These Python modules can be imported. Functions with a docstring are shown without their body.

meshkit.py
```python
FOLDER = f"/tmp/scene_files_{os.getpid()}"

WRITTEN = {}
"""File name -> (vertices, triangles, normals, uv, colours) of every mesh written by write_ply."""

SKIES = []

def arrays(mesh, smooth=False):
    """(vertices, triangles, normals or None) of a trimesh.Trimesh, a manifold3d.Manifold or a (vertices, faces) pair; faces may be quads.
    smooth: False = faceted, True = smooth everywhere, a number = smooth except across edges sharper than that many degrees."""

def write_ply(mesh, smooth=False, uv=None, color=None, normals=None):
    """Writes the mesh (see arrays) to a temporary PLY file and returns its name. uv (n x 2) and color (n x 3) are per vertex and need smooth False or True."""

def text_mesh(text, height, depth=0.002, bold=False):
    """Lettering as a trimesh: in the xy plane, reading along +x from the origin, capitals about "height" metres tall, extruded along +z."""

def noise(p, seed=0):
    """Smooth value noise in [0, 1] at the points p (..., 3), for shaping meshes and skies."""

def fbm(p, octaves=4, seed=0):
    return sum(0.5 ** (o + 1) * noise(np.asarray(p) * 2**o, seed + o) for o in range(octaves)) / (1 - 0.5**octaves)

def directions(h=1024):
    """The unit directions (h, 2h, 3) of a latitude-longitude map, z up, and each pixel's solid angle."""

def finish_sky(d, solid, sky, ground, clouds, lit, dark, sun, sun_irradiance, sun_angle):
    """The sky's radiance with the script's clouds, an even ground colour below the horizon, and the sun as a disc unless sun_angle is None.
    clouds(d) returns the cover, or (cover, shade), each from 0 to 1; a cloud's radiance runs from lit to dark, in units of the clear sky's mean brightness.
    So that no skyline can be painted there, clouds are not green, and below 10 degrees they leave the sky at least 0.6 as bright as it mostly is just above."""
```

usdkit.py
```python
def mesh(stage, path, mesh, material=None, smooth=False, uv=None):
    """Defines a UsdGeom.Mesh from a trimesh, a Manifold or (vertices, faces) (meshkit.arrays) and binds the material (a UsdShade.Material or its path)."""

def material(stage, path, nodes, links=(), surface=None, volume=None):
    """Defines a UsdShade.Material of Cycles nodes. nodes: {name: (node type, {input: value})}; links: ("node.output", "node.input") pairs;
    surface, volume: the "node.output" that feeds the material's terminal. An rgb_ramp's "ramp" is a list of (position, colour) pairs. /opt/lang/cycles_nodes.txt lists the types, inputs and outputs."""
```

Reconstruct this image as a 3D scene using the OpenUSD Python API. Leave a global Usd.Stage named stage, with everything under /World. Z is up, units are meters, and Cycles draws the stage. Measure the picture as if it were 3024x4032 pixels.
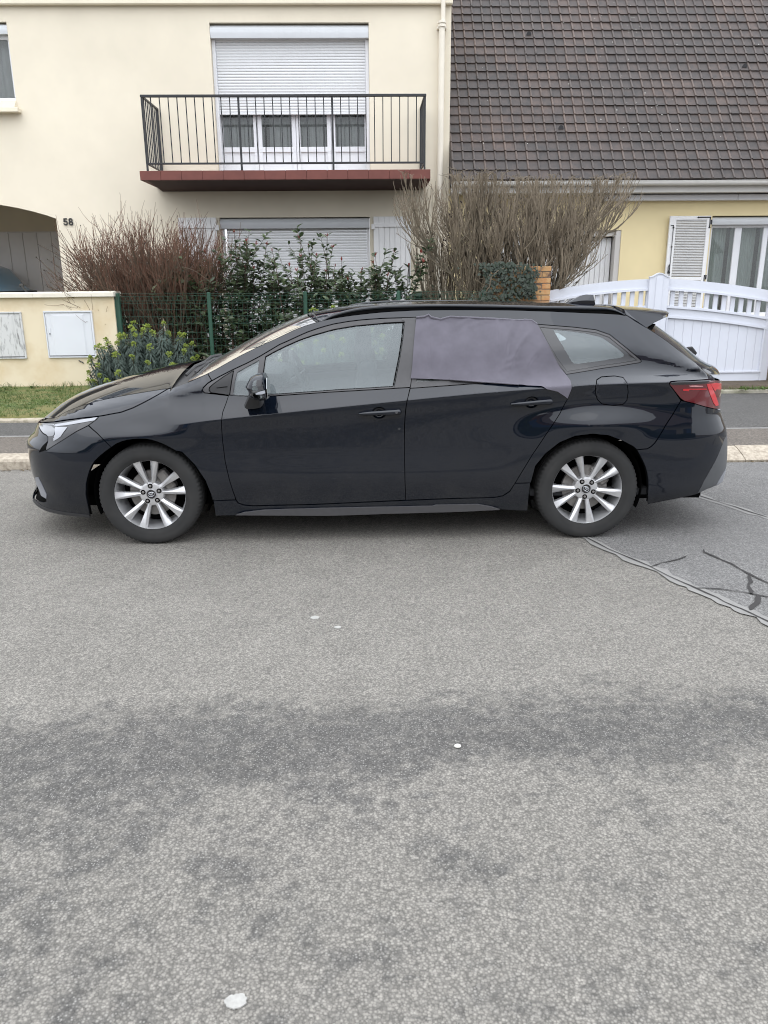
import math, random
import numpy as np
import trimesh, shapely, manifold3d, meshkit, usdkit
from shapely.geometry import Polygon, box as _box
from shapely.ops import unary_union
from scipy.spatial import Delaunay, ConvexHull
from pxr import Usd, UsdGeom, UsdLux, UsdShade, Gf, Sdf, Vt

def sbox(x0, x1, z0, z1): return _box(x0, z0, x1, z1)

stage = Usd.Stage.CreateInMemory()
UsdGeom.SetStageUpAxis(stage, UsdGeom.Tokens.z)
UsdGeom.SetStageMetersPerUnit(stage, 1.0)
WORLD = UsdGeom.Xform.Define(stage, '/World')
stage.SetDefaultPrim(WORLD.GetPrim())
UsdGeom.Scope.Define(stage, '/World/Looks')

# ---------------------------------------------------------------- camera, sky, sun, exposure
EXPOSURE = -0.22
def set_camera():
    p, r, s = (math.radians(a) for a in (16.4, .44, 1.1))          # pitch down, roll, turn to the right
    fwd = np.array([math.sin(s)*math.cos(p), math.cos(s)*math.cos(p), -math.sin(p)])
    right = np.array([math.cos(s), -math.sin(s), 0]); up = np.cross(right, fwd)
    r2 = right*math.cos(r) - up*math.sin(r); u2 = up*math.cos(r) + right*math.sin(r)
    cam = UsdGeom.Camera.Define(stage, '/World/camera')
    m = Gf.Matrix4d(*r2, 0, *u2, 0, *(-fwd), 0, 0, 0, 1.563, 1)
    cam.AddTransformOp().Set(m)
    cam.CreateHorizontalApertureAttr(36.0); cam.CreateVerticalApertureAttr(48.0)
    cam.CreateFocalLengthAttr(36.0*3080/3024); cam.CreateClippingRangeAttr(Gf.Vec2f(.05, 500))
    cam.CreateExposureAttr(EXPOSURE)
set_camera()
SUN_DIR = np.array([-.35, -.62, .95]); SUN_DIR = SUN_DIR/np.linalg.norm(SUN_DIR)     # towards the veiled sun: behind the camera
def set_light():
    elev, rot = math.asin(SUN_DIR[2]), math.atan2(SUN_DIR[0], SUN_DIR[1])
    m = usdkit.material(stage, '/World/Looks/overcast_sky', {
        'tc': ('texture_coordinate', {}), 'xyz': ('separate_xyz', {}),
        'sky': ('sky_texture', {'sky_type': 'single_scattering', 'sun_disc': False, 'sun_elevation': elev, 'sun_rotation': rot}),
        'grad': ('map_range', {'from_min': 0.0, 'from_max': 1.0, 'to_min': .62, 'to_max': 1.62, 'clamp': True}),
        'n': ('noise_texture', {'scale': 2.2, 'detail': 4, 'roughness': .55}),
        'nr': ('map_range', {'from_min': .3, 'from_max': .7, 'to_min': .88, 'to_max': 1.1, 'clamp': True}),
        'mul': ('math', {'math_type': 'multiply'}),
        'cl': ('mix_color', {'blend_type': 'multiply', 'fac': 1.0, 'use_clamp': False, 'a': (13.6, 14.1, 15.0)}),
        'cc': ('combine_color', {}),
        'mix': ('mix_color', {'fac': .93, 'use_clamp': False}), 'bg': ('background_shader', {'strength': .15})},
        [('tc.generated', 'xyz.vector'), ('xyz.z', 'grad.value'), ('tc.generated', 'n.vector'), ('n.fac', 'nr.value'),
         ('grad.result', 'mul.value1'), ('nr.result', 'mul.value2'), ('mul.value', 'cc.r'), ('mul.value', 'cc.g'), ('mul.value', 'cc.b'), ('cc.color', 'cl.b'),
         ('sky.color', 'mix.a'), ('cl.result', 'mix.b'), ('mix.result', 'bg.color')], surface='bg.background')
    d = UsdLux.DomeLight.Define(stage, '/World/sky')
    UsdShade.MaterialBindingAPI.Apply(d.GetPrim()).Bind(m)
    d.GetPrim().SetCustomDataByKey('kind', 'structure')
    sun = UsdLux.DistantLight.Define(stage, '/World/sun')
    sun.CreateNormalizeAttr(True); sun.CreateIntensityAttr(.13); sun.CreateAngleAttr(75.0); sun.CreateColorAttr(Gf.Vec3f(1, .965, .91))
    z = SUN_DIR; x = np.cross([0, 0, 1.0], z); x /= np.linalg.norm(x); y = np.cross(z, x)
    sun.AddTransformOp().Set(Gf.Matrix4d(*x, 0, *y, 0, *z, 0, 0, 0, 30, 1))
set_light()

# ---------------------------------------------------------------- naming and prims
_used, _loc = {}, {}
def numbered(parent, name):
    k = _used.setdefault(parent, {}); n = k.get(name, -1) + 1; k[name] = n
    return name if n == 0 else f'{name}_{n:03d}'
def tag(p, label=None, cat=None, group=None, kind=None):
    for k, v in (('label', label), ('category', cat), ('group', group), ('kind', kind)):
        if v: p.SetCustomDataByKey(k, v)
    return p
def thing(name, label=None, cat=None, loc=(0, 0, 0), group=None, kind=None):
    path = '/World/' + numbered('/World', name)
    x = UsdGeom.Xform.Define(stage, path); x.AddTranslateOp().Set(Gf.Vec3d(*map(float, loc)))
    _loc[path] = np.array(loc, float)
    tag(x.GetPrim(), label, cat, group, kind)
    return path
def part(parent, name, mesh, m, smooth=30, normals=None, label=None, kind=None):
    """One Mesh prim under parent (geometry given in world coordinates)."""
    path = parent + '/' + numbered(parent, name)
    off = _loc.get(parent, np.zeros(3)); _loc[path] = off
    if isinstance(mesh, MB): mesh = mesh.get()
    if normals is None:
        if hasattr(mesh, 'vertices'): mesh = (np.asarray(mesh.vertices), np.asarray(mesh.faces))
        elif hasattr(mesh, 'to_mesh'): q = mesh.to_mesh(); mesh = (np.asarray(q.vert_properties[:, :3]), np.asarray(q.tri_verts))
        prim = usdkit.mesh(stage, path, (np.asarray(mesh[0], float) - off, mesh[1]), MAT[m], smooth).GetPrim()
    else:
        v, f = mesh
        g = UsdGeom.Mesh.Define(stage, path)
        g.CreatePointsAttr(Vt.Vec3fArray.FromNumpy((np.asarray(v) - off).astype(np.float32)))
        g.CreateFaceVertexCountsAttr(Vt.IntArray.FromNumpy(np.full(len(f), 3, np.int32)))
        g.CreateFaceVertexIndicesAttr(Vt.IntArray.FromNumpy(np.asarray(f).astype(np.int32).ravel()))
        g.CreateSubdivisionSchemeAttr('none')
        g.CreateNormalsAttr(Vt.Vec3fArray.FromNumpy(np.asarray(normals).astype(np.float32))); g.SetNormalsInterpolation('vertex')
        UsdShade.MaterialBindingAPI.Apply(g.GetPrim()).Bind(MAT[m]); prim = g.GetPrim()
    tag(prim, label=label, kind=kind)
    return path
def single(name, mesh, m, label=None, cat=None, group=None, kind=None, smooth=30, normals=None):
    path = part('/World', name, mesh, m, smooth, normals)
    tag(stage.GetPrimAtPath(path), label, cat, group, kind)
    return path

class MB:
    """Collects shapes into one mesh."""
    def __init__(s): s.v, s.f, s.n = [], [], 0
    def add(s, v, f):
        v = np.asarray(v, float); f = np.asarray(f, int)
        if f.shape[1] == 4: f = np.vstack([f[:, [0, 1, 2]], f[:, [0, 2, 3]]])
        s.v.append(v); s.f.append(f + s.n); s.n += len(v); return s
    def tm(s, m): return s.add(m.vertices, m.faces)
    def box(s, x0, x1, y0, y1, z0, z1):
        v = [(x, y, z) for x in (x0, x1) for y in (y0, y1) for z in (z0, z1)]
        return s.add(v, [(0, 1, 3, 2), (4, 6, 7, 5), (0, 4, 5, 1), (2, 3, 7, 6), (0, 2, 6, 4), (1, 5, 7, 3)])
    def cbox(s, x0, x1, y0, y1, z0, z1, c=.004):
        V = []
        for x, sx in ((x0, 1), (x1, -1)):
            for y, sy in ((y0, 1), (y1, -1)):
                for z, sz in ((z0, 1), (z1, -1)):
                    V += [(x + sx*c, y + sy*c, z), (x + sx*c, y, z + sz*c), (x, y + sy*c, z + sz*c)]
        return s.add(*hull(V))
    def prism(s, poly, place, d0, d1):
        """poly (shapely, in its own 2-D plane) between the depths d0 and d1; place(a, b, d) gives points."""
        for g in getattr(poly, 'geoms', [poly]):
            m = manifold3d.CrossSection([np.array(q.coords)[:-1] for q in (g.exterior, *g.interiors)], manifold3d.FillRule.EvenOdd).extrude(1.0).to_mesh()
            v = np.asarray(m.vert_properties)[:, :3]; d = np.where(v[:, 2] > .5, d1, d0)
            V = np.stack(place(v[:, 0], v[:, 1], d), 1)
            f = np.asarray(m.tri_verts)
            t = trimesh.Trimesh(V, f, process=False)
            if t.volume < 0: f = f[:, ::-1]
            s.add(V, f)
        return s
    def tubes(s, P, R, k=4, caps=False):
        """P (N, n, 3) paths, R (N, n) radii."""
        P = np.asarray(P, float); R = np.asarray(R, float); N, n = P.shape[:2]
        t = np.gradient(P, axis=1); t /= np.maximum(np.linalg.norm(t, axis=2, keepdims=True), 1e-9)
        ref = np.where(np.abs(t[:, :1, 2:3]) < .9, [[[0, 0, 1.0]]], [[[1.0, 0, 0]]])
        a = np.cross(t, np.broadcast_to(ref, t.shape)); a /= np.maximum(np.linalg.norm(a, axis=2, keepdims=True), 1e-9)
        b = np.cross(t, a)
        th = np.arange(k)*2*np.pi/k
        V = P[:, :, None] + R[:, :, None, None]*(a[:, :, None]*np.cos(th)[:, None] + b[:, :, None]*np.sin(th)[:, None])
        i = np.arange(N)[:, None, None]*n*k + np.arange(n - 1)[None, :, None]*k + np.arange(k)
        j = np.arange(N)[:, None, None]*n*k + np.arange(n - 1)[None, :, None]*k + (np.arange(k) + 1) % k
        q = np.stack([i, i + k, j + k, j], -1).reshape(-1, 4)
        s.add(V.reshape(-1, 3), q)
        if caps:
            for c in range(N):
                o = s.n - N*n*k + c*n*k
                for e, base in ((0, o), (1, o + (n - 1)*k)):
                    F = [(base, base + m, base + m + 1) if e else (base, base + m + 1, base + m) for m in range(1, k - 1)]
                    s.f.append(np.array(F))
        return s
    def tube(s, path, r, k=8, caps=True):
        path = np.asarray(path, float); r = np.full(len(path), r) if np.isscalar(r) else np.asarray(r)
        return s.tubes(path[None], r[None], k, caps)
    def grid(s, P, flip=False):
        P = np.asarray(P, float); n, m = P.shape[:2]
        i = (np.arange(n - 1)[:, None]*m + np.arange(m - 1)).ravel()
        q = np.stack([i, i + 1, i + m + 1, i + m], 1)
        return s.add(P.reshape(-1, 3), q[:, ::-1] if flip else q)
    def get(s): return np.vstack(s.v), np.vstack(s.f)
def hull(V):
    V = np.asarray(V, float); h = ConvexHull(V); f = h.simplices.copy()
    c = V.mean(0); n = np.cross(V[f[:, 1]] - V[f[:, 0]], V[f[:, 2]] - V[f[:, 0]])
    bad = (n*(V[f[:, 0]] - c)).sum(1) < 0; f[bad] = f[bad][:, ::-1]
    return V, f
def lathe(profile, n=48, centre=(0, 0, 0)):
    """profile (radius, axial) revolved about the world y axis (axial > 0 is towards -y)."""
    p = np.asarray(profile, float); th = np.arange(n)*2*np.pi/n
    V = np.stack([p[:, :1]*np.cos(th), -np.repeat(p[:, 1:], n, 1), p[:, :1]*np.sin(th)], -1) + np.asarray(centre)
    m = len(p); i = np.arange(m - 1)[:, None]*n + np.arange(n); j = np.arange(m - 1)[:, None]*n + (np.arange(n) + 1) % n
    return V.reshape(-1, 3), np.stack([i, j, j + n, i + n], -1).reshape(-1, 4)
XZ = lambda a, b, d: (a, d, b)           # a 2-D outline standing upright, d along y
XY = lambda a, b, d: (a, b, d)
YZ = lambda a, b, d: (d, a, b)

# ---------------------------------------------------------------- materials
MAT = {}
def mat(name, col, rough=.6, var=0., vscale=3., bump=None, metallic=0., spec=.5, coat=0., coat_rough=.03, rnd=0., col2=None, fac=(.4, .6), detail=5, stretch=None, sheen=0., transl=None, rough_var=0.):
    """A principled material whose colour wanders between darker and lighter (var) or towards col2, with fine relief."""
    N = {'g': ('geometry', {}), 'p': ('principled_bsdf', {'roughness': rough, 'metallic': metallic, 'specular_ior_level': spec, 'coat_weight': coat, 'coat_roughness': coat_rough, 'sheen_weight': sheen})}
    L = []
    src = 'g.position'
    if stretch:
        N['map'] = ('mapping', {'scale': stretch}); L.append(('g.position', 'map.vector')); src = 'map.vector'
    col = np.array(col, float)
    if var or col2 is not None or rough_var:
        N['n'] = ('noise_texture', {'scale': vscale, 'detail': detail, 'roughness': .6}); L.append((src, 'n.vector'))
    if col2 is not None:
        N['r'] = ('rgb_ramp', {'ramp': [(fac[0], tuple(col)), (fac[1], tuple(col2))]}); L += [('n.fac', 'r.fac')]; out = 'r.color'
    elif var:
        N['r'] = ('rgb_ramp', {'ramp': [(.25, tuple(np.clip(col*(1 - var), 0, 1))), (.75, tuple(np.clip(col*(1 + var), 0, 1)))]}); L += [('n.fac', 'r.fac')]; out = 'r.color'
    else:
        N['c'] = ('color', {'value': tuple(col)}); out = 'c.color'
    if rnd:
        N['o'] = ('geometry', {}); N['rr'] = ('map_range', {'from_min': 0., 'from_max': 1., 'to_min': 1 - rnd, 'to_max': 1 + rnd})
        N['h'] = ('hsv', {'hue': .5, 'saturation': 1.}); L += [('g.random_per_island', 'rr.value'), ('rr.result', 'h.value'), (out, 'h.color')]; out = 'h.color'
    L.append((out, 'p.base_color'))
    if rough_var:
        N['rv'] = ('map_range', {'from_min': .3, 'from_max': .7, 'to_min': max(rough - rough_var, 0), 'to_max': rough + rough_var, 'clamp': True}); L += [('n.fac', 'rv.value'), ('rv.result', 'p.roughness')]
    if bump:
        N['bn'] = ('noise_texture', {'scale': bump[0], 'detail': 3, 'roughness': .6}); N['b'] = ('bump', {'strength': bump[1], 'distance': bump[2]})
        L += [('g.position', 'bn.vector'), ('bn.fac', 'b.height'), ('b.normal', 'p.normal')]
    surf = 'p.BSDF'
    if transl:
        N['t'] = ('translucent_bsdf', {}); N['mx'] = ('mix_closure', {'fac': transl}); L += [(out, 't.color'), ('p.BSDF', 'mx.closure1'), ('t.BSDF', 'mx.closure2')]; surf = 'mx.closure'
    MAT[name] = usdkit.material(stage, '/World/Looks/' + name, N, L, surface=surf)
def glass(name, tint=(.75, .82, .80), ior=1.5, dust=.06, dust_col=(.5, .52, .5), rough=.0):
    N = {'t': ('transparent_bsdf', {'color': tint}), 'g': ('glossy_bsdf', {'color': (1, 1, 1), 'roughness': rough}), 'f': ('fresnel', {'IOR': ior}), 'm': ('mix_closure', {}),
         'd': ('diffuse_bsdf', {'color': dust_col}), 'm2': ('mix_closure', {'fac': dust})}
    MAT[name] = usdkit.material(stage, '/World/Looks/' + name, N, [('f.fac', 'm.fac'), ('t.BSDF', 'm.closure1'), ('g.BSDF', 'm.closure2'), ('m.closure', 'm2.closure1'), ('d.BSDF', 'm2.closure2')], surface='m2.closure')

# plain materials (real-world base colours)
mat('cream_render', (.69, .63, .51), .9, .075, .8, bump=(220, .35, .004), spec=.2)
mat('cream_trim', (.71, .65, .52), .85, .05, 2.0, bump=(180, .2, .003), spec=.2)
mat('garden_wall', (.66, .575, .42), .9, bump=(160, .4, .004), spec=.2, col2=(.56, .44, .27), fac=(.46, .72), vscale=1.6)
mat('coping_stone', (.66, .62, .53), .85, .08, 6, bump=(150, .3, .003), spec=.2)
mat('yellow_render', (.76, .645, .385), .9, .04, 1.5, bump=(220, .3, .004), spec=.2)
mat('reveal_grey', (.55, .53, .50), .9, .05, 3, spec=.2)
mat('carport_wall', (.60, .53, .41), .9, .05, 2, spec=.2)
mat('grey_boards', (.66, .635, .62), .7, .05, 3)
mat('white_pvc', (.70, .71, .735), .35, .015, 3)
mat('white_slat', (.68, .69, .70), .45, .02, 4)
mat('white_box', (.58, .60, .62), .4, .03, 4)
mat('white_paint', (.72, .72, .715), .5, .04, 8)
mat('gate_white', (.56, .58, .635), .42, .03, 3, bump=(90, .05, .001))
mat('black_iron', (.014, .015, .017), .45, .2, 20)
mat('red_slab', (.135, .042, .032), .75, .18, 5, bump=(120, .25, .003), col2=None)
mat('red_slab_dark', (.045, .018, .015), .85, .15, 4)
mat('white_gutter', (.60, .59, .56), .45, .05, 4)
mat('downpipe', (.68, .63, .53), .5, .05, 4)
mat('curtain', (.55, .55, .54), .9, .06, 6, transl=.3)
mat('curtain_green', (.52, .58, .55), .9, .05, 6, transl=.3)
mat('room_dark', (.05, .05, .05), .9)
mat('brick_a', (.44, .27, .125), .85, bump=(200, .4, .003), col2=(.40, .17, .065), fac=(.4, .68), vscale=14)
mat('brick_b', (.40, .235, .105), .85, bump=(200, .4, .003), col2=(.09, .055, .045), fac=(.44, .56), vscale=9)
mat('brick_c', (.47, .31, .155), .85, bump=(200, .4, .003), col2=(.16, .07, .045), fac=(.5, .62), vscale=11)
mat('mortar', (.20, .17, .14), .95, .1, 20)
mat('tile_a', (.085, .058, .047), .62, bump=(140, .3, .003), col2=(.045, .035, .033), fac=(.38, .66), vscale=9, rnd=.22)
mat('tile_b', (.070, .053, .047), .62, bump=(140, .3, .003), col2=(.035, .030, .030), fac=(.35, .65), vscale=9, rnd=.22)
mat('tile_c', (.115, .072, .055), .62, bump=(140, .3, .003), col2=(.055, .042, .038), fac=(.4, .62), vscale=9, rnd=.22)
mat('tile_vent', (.012, .012, .013), .7)
mat('lichen', (.6, .6, .55), .9)
mat('kerb_stone', (.45, .395, .315), .85, bump=(90, .9, .006), col2=(.30, .255, .20), fac=(.4, .62), vscale=26)
mat('edging_stone', (.42, .37, .29), .9, bump=(120, .7, .005), col2=(.20, .18, .12), fac=(.46, .68), vscale=12)
mat('green_metal', (.018, .060, .038), .5, .1, 10)
mat('cabinet_white', (.60, .615, .64), .4, .02, 3)
mat('cabinet_grey', (.52, .52, .51), .7, col2=(.17, .17, .165), fac=(.52, .70), vscale=9, stretch=(3, 1, .8))
mat('bin_green', (.012, .04, .022), .45)
mat('number_black', (.015, .015, .015), .5)
mat('concrete', (.44, .41, .34), .9, bump=(90, .5, .005), col2=(.15, .15, .09), fac=(.42, .64), vscale=3.2)
mat('soil', (.085, .065, .045), .95, .3, 8, bump=(40, .8, .02))
mat('blue_paint', (.035, .13, .20), .35, coat=1.0)
mat('rubber', (.022, .022, .023), .72, .15, 30, bump=(160, .2, .001))
glass('house_glass', (.88, .90, .90), 1.5, .03)

def road_material(name, light, dark, band, stone=(.50, .49, .46), scale=135., warm=None):
    """Worn asphalt: dusty light surface, stretches worn down to dark bitumen, pale chippings showing."""
    N, L = {}, []
    def nd(k, t, **i): N[k] = (t, i); return k
    def m(k, op, a, b=None, c=None, clamp=False):
        i = {'math_type': op, 'use_clamp': clamp}
        for q, x in (('value1', a), ('value2', b), ('value3', c)):
            if x is None: continue
            if isinstance(x, str): L.append((x, f'{k}.{q}'))
            else: i[q] = x
        N[k] = ('math', i); return k + '.value'
    def rng(k, src, a, b, lo=0., hi=1., t='smoothstep'):
        N[k] = ('map_range', {'range_type': t, 'from_min': a, 'from_max': b, 'to_min': lo, 'to_max': hi, 'clamp': True}); L.append((src, k + '.value')); return k + '.result'
    nd('g', 'geometry'); nd('x', 'separate_xyz'); L.append(('g.position', 'x.vector'))
    for k, s, d in (('n1', 1.7, 5), ('n2', 3.1, 7), ('n3', 15., 7), ('n4', 48., 5)):
        nd(k, 'noise_texture', scale=s, detail=d, roughness=.62); L.append(('g.position', k + '.vector'))
    nd('mp', 'mapping', scale=(5., 15., 1.)); L.append(('g.position', 'mp.vector'))
    nd('n5', 'noise_texture', scale=1., detail=4, roughness=.6); L.append(('mp.vector', 'n5.vector'))
    if band:
        w = m('w', 'multiply_add', 'n1.fac', .75, 'x.y')                         # y + .75*noise (mean .375)
        w2 = m('w2', 'multiply_add', 'x.x', -.06, w)
        b1 = rng('b1', w2, 2.40, 2.75); b2 = rng('b2', w2, 2.85, 3.25, .85, 0.)
        bd = m('bd', 'multiply', b1, b2)
        lo = rng('lo', 'x.y', 2.15, 2.45, 1., 0.); lx = m('lx', 'multiply_add', 'x.x', -.06, 'n2.fac'); ln = rng('ln', lx, .40, .68, 0., .8)
        low = m('low', 'multiply', lo, ln)
        a = m('a', 'maximum', bd, low)
    else:
        a = rng('a', 'n2.fac', .62, .75)
    br = m('br', 'multiply_add', 'n3.fac', 2.3, -1.15)
    a2 = m('a2', 'add', a, br); dk = rng('dk', a2, .02, 1.05)
    fl = rng('fl', 'n5.fac', .64, .70, 0., .75); near = rng('near', 'x.y', 1.2, 3.6, 1., .35); flk = m('flk', 'multiply', fl, near)
    dm = m('dm', 'maximum', dk, flk)
    nd('v', 'voronoi_texture', scale=scale, feature='f1'); L.append(('g.position', 'v.vector'))
    nd('vs', 'separate_color'); L.append(('v.color', 'vs.color'))
    st = rng('st', 'v.distance', .18, .40, 1., 0.); sr = rng('sr', 'vs.r', .50, .62); sm = m('sm', 'multiply', st, sr)
    pit = rng('pit', 'v.distance', .42, .62, 0., 1.)
    nd('c0', 'mix_color', a=light, b=dark); L.append((dm, 'c0.fac'))
    tone = rng('tone', 'n4.fac', .3, .7, .80, 1.18, 'linear'); tone2 = rng('tone2', 'n2.fac', .3, .7, .90, 1.10, 'linear'); tt = m('tt', 'multiply', tone, tone2)
    vt = rng('vt', 'vs.g', 0., 1., .72, 1.25, 'linear'); t3 = m('t3', 'multiply', tt, vt)
    nd('h', 'hsv', hue=.5, saturation=1.); L.append(('c0.result', 'h.color')); L.append((t3, 'h.value'))
    sf = rng('sf', dm, 0., 1., .18, .50, 'linear'); sfm = m('sfm', 'multiply', sm, sf)
    nd('c1', 'mix_color', b=stone); L.append((sfm, 'c1.fac')); L.append(('h.color', 'c1.a'))
    pf = m('pf', 'multiply', pit, .38)
    nd('c2', 'mix_color', b=(.035, .034, .033)); L.append((pf, 'c2.fac')); L.append(('c1.result', 'c2.a'))
    nd('p', 'principled_bsdf', roughness=.82, specular_ior_level=.3); L.append(('c2.result', 'p.base_color'))
    hh = m('hh', 'multiply_add', 'n3.fac', .6, m('hs', 'multiply', 'v.distance', -1.))
    nd('b', 'bump', strength=.7, distance=.006); L.append((hh, 'b.height')); L.append(('b.normal', 'p.normal'))
    MAT[name] = usdkit.material(stage, '/World/Looks/' + name, N, L, surface='p.BSDF')
road_material('asphalt_road', (.226, .213, .190), (.108, .104, .097), True, stone=(.40, .39, .365))
road_material('asphalt_patch', (.185, .181, .175), (.125, .122, .118), False, stone=(.34, .335, .325), scale=120.)
road_material('asphalt_pavement', (.095, .092, .087), (.065, .063, .06), False, stone=(.24, .23, .21), scale=80.)
road_material('asphalt_brown', (.150, .130, .110), (.10, .088, .076), False, stone=(.34, .31, .28), scale=80.)
mat('crack_dark', (.028, .026, .025), .9)
mat('joint_grey', (.215, .21, .20), .85, .12, 14, bump=(120, .5, .003))

# ---------------------------------------------------------------- the ground
rng = np.random.default_rng(7)
def sheet(x0, x1, y0, y1, z, nx=2, ny=2):
    X, Y = np.meshgrid(np.linspace(x0, x1, nx), np.linspace(y0, y1, ny), indexing='ij')
    return MB().grid(np.stack([X, Y, np.full_like(X, z)], -1))
single('ground', sheet(-150, 150, -150, 150, -.06), 'soil', kind='structure')
road = thing('road', kind='structure')
part(road, 'asphalt', sheet(-80, 80, -4.6, 6.78, 0), 'asphalt_road')
CR = [(1.33, 4.76), (1.365, 4.661), (1.437, 4.433), (1.515, 4.263), (1.579, 4.13), (1.63, 3.98), (1.679, 3.862), (1.711, 3.795), (1.763, 3.665), (1.801, 3.554), (1.839, 3.485), (1.881, 3.37), (1.99, 3.05)]
part(road, 'asphalt_patch', MB().prism(Polygon(CR + [(9, 1.2), (9, 6.70), (1.0, 6.70), (1.05, 5.9)]), XY, .001, .004), 'asphalt_patch')
def ribbon(pts, w, z, seed, jag=.5, sub=6):
    r = np.random.default_rng(seed); p = np.array(pts, float)
    t = np.linspace(0, len(p) - 1, (len(p) - 1)*sub + 1)
    q = np.stack([np.interp(t, np.arange(len(p)), p[:, k]) for k in (0, 1)], 1)
    d = np.gradient(q, axis=0); d = np.stack([np.convolve(np.pad(d[:, k], 4, mode='edge'), np.ones(9)/9, 'valid') for k in (0, 1)], 1); d /= np.linalg.norm(d, axis=1, keepdims=True); n = np.stack([-d[:, 1], d[:, 0]], 1)
    q += n*np.interp(np.arange(len(q)), np.arange(0, len(q) + 3, 3), r.normal(0, min(w*.3, .008), len(np.arange(0, len(q) + 3, 3))))[:, None]; ww = w*(1 + jag*np.interp(np.arange(len(q)), np.arange(0, len(q) + 3, 3), r.uniform(-1, 1, len(np.arange(0, len(q) + 3, 3)))))[:, None]; ww[[0, -1]] *= .3
    L, R = q + n*ww/2, q - n*ww/2
    P = np.stack([L, R], 1); P = np.concatenate([P, np.full(P.shape[:2] + (1,), z)], -1)
    return MB().grid(P, flip=False)
part(road, 'joint_strip', ribbon(CR, .07, .0062, 3, .45), 'joint_grey')
part(road, 'joint_strip', ribbon([(2.30, 6.1), (2.454, 5.649), (2.534, 5.448), (2.605, 5.3), (2.656, 5.148), (2.708, 5.033), (2.85, 4.6)], .07, .0062, 4, .4), 'joint_grey')
for k, (pts, w) in enumerate([(CR, .016), ([(1.711, 3.795), (1.827, 3.775), (1.931, 3.732), (2.025, 3.659), (2.2, 3.6)], .016),
        ([(2.30, 6.1), (2.454, 5.649), (2.534, 5.448), (2.605, 5.3), (2.656, 5.148), (2.708, 5.033), (2.85, 4.6)], .014),
        ([(1.994, 4.403), (2.001, 4.302), (2.053, 4.148), (2.075, 3.986), (2.12, 3.849), (2.2, 3.7)], .022),
        ([(2.07, 3.974), (2.046, 3.87), (1.988, 3.784), (1.956, 3.699)], .026), ([(1.994, 3.677), (1.94, 3.598), (1.855, 3.503)], .03),
        ([(1.583, 4.117), (1.667, 4.177), (1.776, 4.225), (1.856, 4.289)], .012)]):
    part(road, 'crack', ribbon(pts, w*.62, .0090, 10 + k, .6), 'crack_dark')
pave = thing('pavement', kind='structure')
part(pave, 'front_strip', MB().box(-80, 80, 6.98, 7.80, -.05, .100), 'asphalt_brown')
part(pave, 'back_strip', MB().box(-80, 2.2, 7.86, 8.60, -.05, .108).box(2.2, 80, 7.86, 10.30, -.05, .108), 'asphalt_pavement')
part(pave, 'joint_line', MB().box(-80, 80, 7.80, 7.86, -.05, .103), 'joint_grey')
def loft_x(prof0, prof1, x0, x1):
    a, b = np.array(prof0), np.array(prof1)
    P = np.stack([np.c_[np.full(len(a), x0), a], np.c_[np.full(len(b), x1), b]])
    m = MB().grid(P)
    for q, fl in ((P[0], 0), (P[1], 1)):
        f = [(0, k, k + 1) if fl else (0, k + 1, k) for k in range(1, len(a) - 1)]; m.add(q, f)
    return m
KU = [(6.785, -.05), (6.772, .07), (6.785, .092), (6.81, .103), (6.90, .104), (6.99, .102), (6.99, -.05)]      # full kerb (y, z)
KD = [(6.76, -.05), (6.735, .020), (6.755, .034), (6.82, .058), (6.92, .092), (6.99, .102), (6.99, -.05)]      # dropped kerb
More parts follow.
